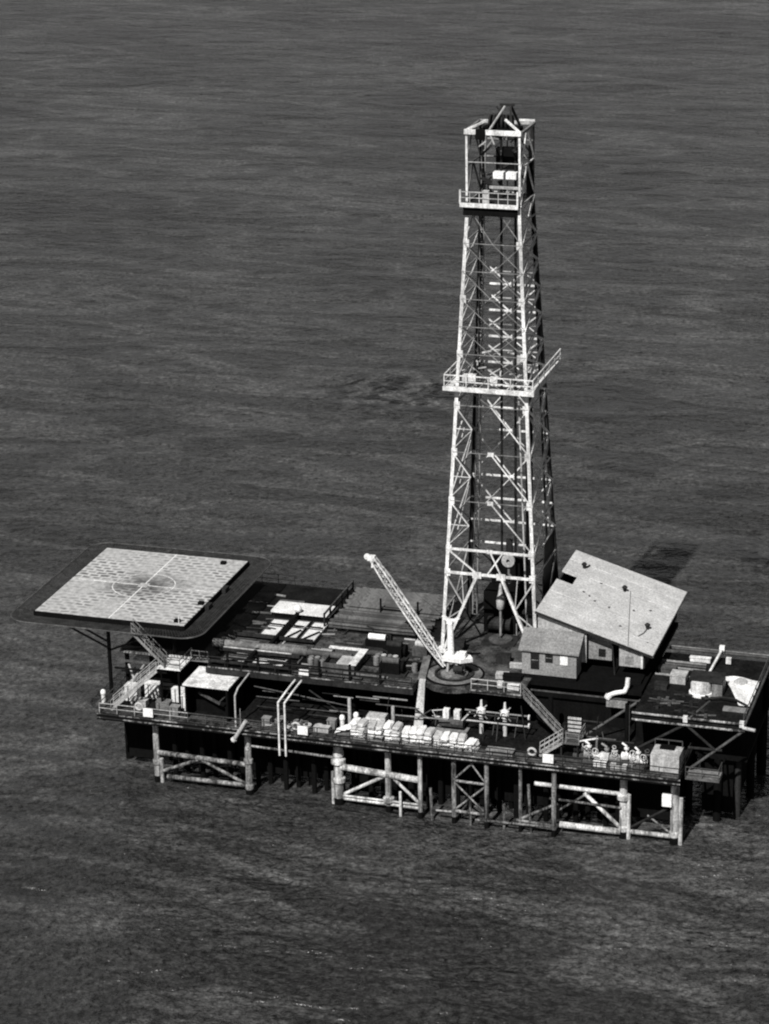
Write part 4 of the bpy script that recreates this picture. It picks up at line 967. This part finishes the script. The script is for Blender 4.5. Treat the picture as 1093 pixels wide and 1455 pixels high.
# right end plant and container
t = thing('container', 'pale steel container at right end of lower deck', 'container', (20.3,-16.2,ZL))
part('body', MB().box(18.9,-17.3,ZL,21.6,-15.0,ZL+1.75), 'lightgrey', t)
part('door', MB().box(19.0,-17.36,ZL+.1,20.2,-17.302,ZL+1.65), 'lightgrey', t); part('door', MB().box(20.3,-17.36,ZL+.1,21.5,-17.302,ZL+1.65), 'lightgrey', t)
part('lifting_frame', MB().rail([(18.9,-15.1,ZL+1.75),(21.5,-15.1,ZL+1.75)],.6,1.2,.05,False), 'midsteel', t)
part('hatch', MB().box(19.5,-16.0,ZL+1.752,20.9,-15.2,ZL+1.95), 'black', t)
def pump(x, y_, lab, mt1, mt2, sc=1.0):
    t = thing('deck_pump', lab, 'pump', (x,y_,ZL), 'pumps at right end of lower deck')
    part('bed', MB().box(x-.8*sc,y_-.5,ZL+.021,x+.8*sc,y_+.5,ZL+.25), 'midsteel', t)
    part('casing', MB().tube((x-.75*sc,y_,ZL+.7),(x-.1*sc,y_,ZL+.7),.42*sc,.36*sc,14), mt1, t)
    part('motor', MB().tube((x-.05*sc,y_+.05,ZL+.65),(x+.8*sc,y_+.05,ZL+.65),.28*sc), mt2, t)
    b = MB().path([(x-.3*sc,y_,ZL+1.0),(x-.3*sc,y_,ZL+1.75),(x-.75*sc,y_+.1,ZL+2.0)],.1); b.tube((x-.3*sc,y_,ZL+1.45),(x-.3*sc,y_,ZL+1.6),.24)
    part('riser', b, mt2, t)
    part('valve_wheel', MB().torus((x+.35*sc,y_-.3,ZL+1.25),.26,.05), 'lightgrey', t); part('valve_stem', MB().tube((x+.35*sc,y_-.3,ZL+.7),(x+.35*sc,y_+.1,ZL+1.3),.05), mt2, t)
pump(13.2,-16.6,'deck pump with white riser nearest the right stairs','grey','white')
pump(15.0,-16.8,'wide grey deck pump in middle of right end plant','lightgrey','grey',1.2)
pump(16.7,-16.2,'deck pump with tall white head behind wide grey pump','white','white')
pump(17.9,-16.8,'small white deck pump beside pale container','lightgrey','white',.8)
pump(12.0,-15.6,'dark deck pump behind right notice board','steel','midsteel')
t = thing('hose_boom', 'slim pale boom leaning over the right end deck pumps', 'boom', (12.6,-15.4,ZL))
part('boom', MB().tube((11.8,-16.2,ZL+1.7),(13.6,-15.9,ZL+2.1),.09), 'white', t); part('stand', MB().tube((13.4,-15.9,ZL),(13.5,-15.9,ZL+2.3),.1), 'grey', t)
for k, (x, y_, w, d, h, mt, lab) in enumerate(((-34.4,-14.5,1.3,1.0,1.6,'white','white locker under helideck left of landing legs'),(-32.6,-13.4,1.5,1.0,1.5,'white','wide white locker under helideck behind lower stair flight'),
        (-29.6,-13.6,1.6,1.0,1.4,'white','white locker between legs of stair landing'),(-30.6,-15.6,1.4,.9,.7,'timber','low timber box near left notice board'),
        (-33.2,-15.6,1.6,.9,.6,'lightgrey','low pale box under lower stair flight'),(-28.9,-16.9,.9,.8,.9,'grey','grey box beside dark shelter'),(-28.4,-15.6,.5,.5,1.6,'white','slim white cabinet beside dark shelter'),
        (-19.2,-17.1,.8,.7,.9,'grey','small grey box left of twin drain pipes'),(-13.6,-16.9,1.5,.7,.5,'lightgrey','low pale box right of middle notice board'),(-12.9,-15.9,.8,.7,.9,'grey','grey box behind low pale box'),
        (4.4,-17.2,2.6,.9,.35,'grey','flat grey box on front walkway right of sacks'),(14.2,-17.6,1.2,.6,.55,'white','low white box on right end walkway'),(16.0,-17.7,1.5,.5,.45,'lightgrey','low pale box in front of wide grey pump'))):
    t = thing('deck_box', lab, 'box', (x,y_,ZL), 'boxes on the lower deck')
    part('body', MB().cbox((x,y_,ZL+.021),(w,d,h)), mt, t); part('lid', MB().cbox((x,y_,ZL+.021+h),(w+.08,d+.08,.06)), mt, t)
    part('strap', MB().cbox((x-w*.25,y_-d/2-.015,ZL+.03),(.08,.03,h)), 'steel', t)
for k, (p, q, mt, lab) in enumerate((((-36.0,-13.2,ZL),(-33.8,-12.6,10.6),'lightgrey','white prop leaning left under helideck'),((-34.6,-12.6,ZL),(-35.6,-12.4,10.4),'lightgrey','white prop crossing beside the left leg'),((-30.6,-12.6,ZL+.1),(-28.6,-12.4,9.9),'lightgrey','white prop leaning behind stair landing'))):
    t = thing('prop', lab, 'prop', p, 'white props under the helideck'); part('tube', MB().tube(p,q,.11), mt, t); part('foot', MB().cbox((p[0],p[1],ZL+.0),(.4,.4,.1)), mt, t)

# ------------------------------------------------------------------ right wing deck
t = thing('mud_tank', 'round white tank with dark flat lid on right wing deck', 'tank', (22.1,-8.3,ZU))
part('shell', MB().lathe((21.9,-8.3,ZU-.1),[(.0,0),(.95,.0),(1.0,.1),(1.0,1.5),(.0,1.5)],20), 'white', t, smooth=False)
part('lid', MB().box(20.8,-8.9,13.4,24.0,-6.6,13.6), 'steel', t); part('housing', MB().box(23.0,-8.7,ZU-.1,24.0,-6.8,13.4), 'grey', t)
part('pedestal', MB().lathe((21.9,-8.3,ZU-.1),[(1.02,0),(1.15,0),(1.15,.25),(1.02,.3)],20), 'white_clean', t)
t = thing('canvas_sheet', 'white canvas sheet spread over right wing deck corner', 'tarpaulin', (25.4,-7.5,ZU))
b = MB(); vs = []; fs = []
for i in range(9):
    for j in range(9):
        u, v_ = i/8, j/8
        xl = 25.9-2.5*v_; vs.append((xl+(26.95-xl)*u, -10.6+6.4*v_, ZU+.12+.18*math.sin(u*5+v_*3)*math.sin(v_*4)+random.uniform(0,.06)))
for i in range(8):
    for j in range(8): a = i*9+j; fs.append((a,a+9,a+10,a+1))
b.add(vs, fs); part('sheet', b, 'canvas', t)
part('hump', MB().ball((25.2,-5.2,ZU+.1),.7,8,.6), 'lightgrey', t)
t = thing('hose', 'dark hose curving across front of white canvas sheet', 'hose', (25.2,-10.7,ZU))
part('tube', MB().path([(22.6,-10.0,ZU+.15),(24.0,-9.7,ZU+.4),(25.4,-10.0,ZU+.5),(26.8,-10.9,ZU+.35)],.09), 'steel', t)
part('tray', MB().box(24.6,-11.7,ZU-.097,26.9,-10.9,ZU+.1), 'grey', t)
t = thing('davit', 'short leaning white davit post at back of right wing deck', 'davit', (21.9,-3.6,ZU))
part('post', MB().tube((21.7,-4.6,ZU-.1),(22.3,.6,ZU+.9),.13), 'white', t); part('head', MB().cbox((22.3,.7,ZU+.75),(.5,.4,.5)), 'white_clean', t); part('block', MB().cbox((23.2,-.6,ZU),(.5,.4,.6)), 'white', t)
for x, y_, w, d, h, mt, lab in ((19.3,-5.9,1.5,1.5,.8,'lightgrey','pale box left of round tank on right wing deck'),(20.4,-.6,2.0,.5,.4,'white','long white box at back of right wing deck'),(17.8,-4.0,1.6,1.0,.5,'midsteel','dark flat box beside engine house end'),(18.0,-8.0,1.2,.9,.5,'steel','black box in shade beside engine house end')):
    t = thing('deck_box', lab, 'box', (x,y_,ZU), 'boxes on the right wing deck')
    part('body', MB().cbox((x,y_,ZU-.097),(w,d,h)), mt, t); part('lid', MB().cbox((x,y_,ZU-.097+h),(w+.1,d+.1,.06)), mt, t)
for k, (yy, mt) in enumerate(((-1.6,'grey'),(-2.3,'midsteel'),(-3.1,'grey'),(-5.0,'grey'))):
    solo('loose_pipe', MB().tube((16.8,yy,ZU+.06),(21.2+k*.1,yy-.1,ZU+.06),.13,None,8), mt, 'loose steel pipe lying on back half of right wing deck', 'pipe', (19,yy,ZU), 'loose pipes on right wing deck')
# drill floor clutter
for x, y_, w, d, h, mt, lab in ((2.6,-9.6,1.2,.9,.4,'lightgrey','low pale tool chest on drill floor left of cabin'),(4.4,-12.2,1.1,.7,.5,'white','white tool chest at front corner of drill floor'),(1.8,-6.0,1.4,1.0,.8,'steel','dark tool chest below derrick front'),(3.5,-6.9,1.6,.5,.4,'lightgrey','long pale tool chest under right door brace'),(3.0,-11.9,.5,.5,.5,'white','tiny white keg near drill floor rail'),(2.7,-4.0,1.3,1.0,.6,'midsteel','grey tool chest beside rotary table'),(-3.4,-4.2,1.4,1.2,1.1,'steel','dark tool chest behind crane mast'),(3.7,-9.9,1.8,.9,.5,'black','black tool chest against cabin corner')):
    t = thing('tool_chest', lab, 'tool chest', (x,y_,ZU), 'tool chests on the drill floor')
    part('body', MB().cbox((x,y_,ZU+.004),(w,d,h),.1), mt, t); part('lid', MB().cbox((x,y_,ZU+.004+h),(w+.06,d+.06,.05),.1), mt, t)

# small loose gear and pipework that litters the decks
rg = random.Random(21)
for k in range(52):
    x = rg.uniform(-25.8,-5.6); y_ = rg.uniform(-13.6,-2.8); a = rg.choice((0,0,0,1.57,.4)); ln = rg.uniform(1.0,3.4)
    if -15 < x+ln*.5 < -11.3 and -12.7 < y_ < -8.4: continue
    q = (x+ln*math.cos(a), y_+ln*math.sin(a)*.6)
    if q[0] > -5.2: continue
    mb = MB().tube((0,0,0),(q[0]-x,q[1]-y_,0),.09,None,7)
    o = bpy.data.objects.new('pipe_offcut', mb.mesh('pipe_offcut', M[rg.choice(('pipe','grey','midsteel','lightgrey','steel'))])); COL.objects.link(o); o.location = (x,y_,ZU+.12)
    tag(o, 'short steel pipe offcut lying loose on upper deck between mud pits and crane', 'pipe', 'pipe offcuts on the upper deck')
for k in range(26):
    x = rg.uniform(-22,14); y_ = rg.uniform(-15.2,-13.0); z = ZL+rg.uniform(.5,3.2); ln = rg.uniform(1.5,5)
    if k % 3: pq = ((x,y_,z),(x+ln,y_,z-.0))
    else: pq = ((x,y_,ZL),(x+rg.uniform(-.5,.5),y_,z+.6))
    part('service_pipe', MB().tube(pq[0],pq[1],rg.uniform(.04,.09),None,7), rg.choice(('midsteel','steel','steel','grey')), PF)
for k, (x, y_, zz) in enumerate([(-16.4+.62*(i%3)+.1*(i//3), -11.4-.6*(i//3), ZU) for i in range(6)]+[(-10.2+.6*(i%4), -9.2-.62*(i//4), ZU) for i in range(6)]+[(-6.2+.1*i,-9.4-.62*i,ZU) for i in range(3)]):
    mb = MB().lathe((0,0,0),[(.0,0),(.28,0),(.28,.28),(.295,.3),(.28,.32),(.28,.58),(.295,.6),(.28,.62),(.28,.88),(.25,.89),(.24,.86),(0,.86)],12)
    o = bpy.data.objects.new('oil_drum', mb.mesh('oil_drum', M[rg.choice(('grey','midsteel','lightgrey','steel','timber'))])); COL.objects.link(o); o.location = (x,y_,zz+.021)
    tag(o, 'upright oil drum standing in a cluster on upper deck near the pump engines', 'drum', 'oil drums on the upper deck')
for k in range(20):
    x = rg.uniform(-28.2,-24.4); y_ = rg.uniform(-9.0,5); w = rg.uniform(.8,3)
    mb = MB().tube((0,0,0),(w,rg.uniform(-.3,.3),0),rg.uniform(.06,.14),None,7)
    o = bpy.data.objects.new('pipe_length', mb.mesh('pipe_length', M[rg.choice(('midsteel','steel','pipedark','grey'))])); COL.objects.link(o); o.location = (x,y_,ZU+.16)
    tag(o, 'dull pipe length lying on dark deck between helideck and mud pits', 'pipe', 'pipe lengths beside the helideck')
for k in range(14):
    x = rg.uniform(17.2,23.0); y_ = rg.uniform(-13.8,-9.2); w = rg.uniform(.6,2.2)
    mb = MB().tube((0,0,0),(w,rg.uniform(-.6,.6),0),rg.uniform(.06,.12),None,7); mb.cbox((w*.5,0,-.1),(.3,.3,.3))
    o = bpy.data.objects.new('pipe_fitting', mb.mesh('pipe_fitting', M[rg.choice(('midsteel','steel','pipedark','steel'))])); COL.objects.link(o); o.location = (x,y_,ZU+.02)
    tag(o, 'dull pipe fitting lying on dark front half of right wing deck', 'pipe fitting', 'pipe fittings on right wing deck')
for k in range(12):
    x = rg.uniform(-25.6,-18.2); y_ = rg.choice((-7.6,-8.4,-9.0,-10.75)); w = rg.uniform(1.2,3.2)
    mb = MB().cbox((0,0,0),(w,.24,.08),rg.uniform(-.12,.12))
    o = bpy.data.objects.new('plank', mb.mesh('plank', M[rg.choice(('plate_light','timber','lightgrey','midsteel'))])); COL.objects.link(o); o.location = (x,y_,ZU+.025+k*.012)
    tag(o, 'loose plank lying along the mud pipe between the mud pits', 'plank', 'loose planks by the mud pits')
for k in range(16):
    x = rg.uniform(12.2,18.4); y_ = rg.uniform(-17.9,-15.2)
    mb = MB(); h = rg.uniform(.3,1.3); mb.tube((0,0,0),(rg.uniform(-.3,.3),0,h),.07,None,7); mb.tube((-.25,0,h*.6),(.3,.1,h*.6),.09,None,7); mb.torus((0,-.1,h),.17,.04)
    o = bpy.data.objects.new('valve', mb.mesh('valve', M[rg.choice(('white','grey','lightgrey','steel','midsteel'))])); COL.objects.link(o); o.location = (x,y_,ZL+.02)
    tag(o, 'small upright pipe valve with hand wheel among the right end deck pumps', 'valve', 'small valves among the deck pumps')
for k in range(14):
    x = rg.uniform(-20.5,-13); y_ = rg.uniform(-17.6,-15.3)
    mb = MB(); mb.torus((0,0,.14),rg.uniform(.22,.4),.08,'z',14,6); mb.torus((0.03,0,.3),rg.uniform(.2,.36),.08,'z',14,6)
    o = bpy.data.objects.new('rope_coil', mb.mesh('rope_coil', M[rg.choice(('grey','lightgrey','timber','midsteel'))])); COL.objects.link(o); o.location = (x,y_,ZL+.02)
    tag(o, 'small coil of rope lying on lower deck between shelter and sacks', 'rope', 'rope coils on the lower deck')

# ------------------------------------------------------------------ light, sky, camera
sd = Vector((0.09, 0.93, -1.0)).normalized()
elev = math.asin(-sd.z); az = math.atan2(-sd.x, -sd.y)
L = bpy.data.lights.new('sun', 'SUN'); L.energy = 5.0; L.angle = R(.5); L.color = (1, .985, .96)
lo = bpy.data.objects.new('sun', L); COL.objects.link(lo); lo.rotation_euler = sd.to_track_quat('-Z', 'Y').to_euler(); lo.location = (-40,-80,120)
W = bpy.data.worlds.new('World'); SC.world = W; W.use_nodes = True
nt = W.node_tree; bg = nt.nodes['Background']
sk = nt.nodes.new('ShaderNodeTexSky'); sk.sky_type = 'NISHITA'; sk.sun_disc = False
sk.sun_elevation = elev; sk.sun_rotation = az; sk.dust_density = 0.2; sk.air_density = 0.9
bw = nt.nodes.new('ShaderNodeRGBToBW'); nt.links.new(sk.outputs[0], bw.inputs[0]); nt.links.new(bw.outputs[0], bg.inputs['Color'])
bg.inputs['Strength'].default_value = 0.044

cam = bpy.data.cameras.new('camera'); co = bpy.data.objects.new('camera', cam); COL.objects.link(co)
yaw, pitch, roll = 0.3079, 0.3467, -0.0195
f = V(-math.sin(yaw)*math.cos(pitch), math.cos(yaw)*math.cos(pitch), -math.sin(pitch))
r = V(math.cos(yaw), math.sin(yaw), 0); u = r.cross(f)
r2 = r*math.cos(roll)+u*math.sin(roll); u2 = -r*math.sin(roll)+u*math.cos(roll)
mw = Matrix((r2, u2, -f)).transposed().to_4x4(); mw.translation = (61.81,-232.61,112.62); co.matrix_world = mw
cam.sensor_fit = 'VERTICAL'; cam.sensor_height = 36; cam.sensor_width = 36; cam.lens = 3660.9/1455*36
cam.clip_start = 1; cam.clip_end = 30000
SC.camera = co
SC.cycles.pixel_filter_type = 'BLACKMAN_HARRIS'; SC.cycles.filter_width = 2.1
SC.view_settings.view_transform = 'Standard'; SC.view_settings.look = 'None'; SC.view_settings.exposure = 0.18; SC.view_settings.gamma = 1
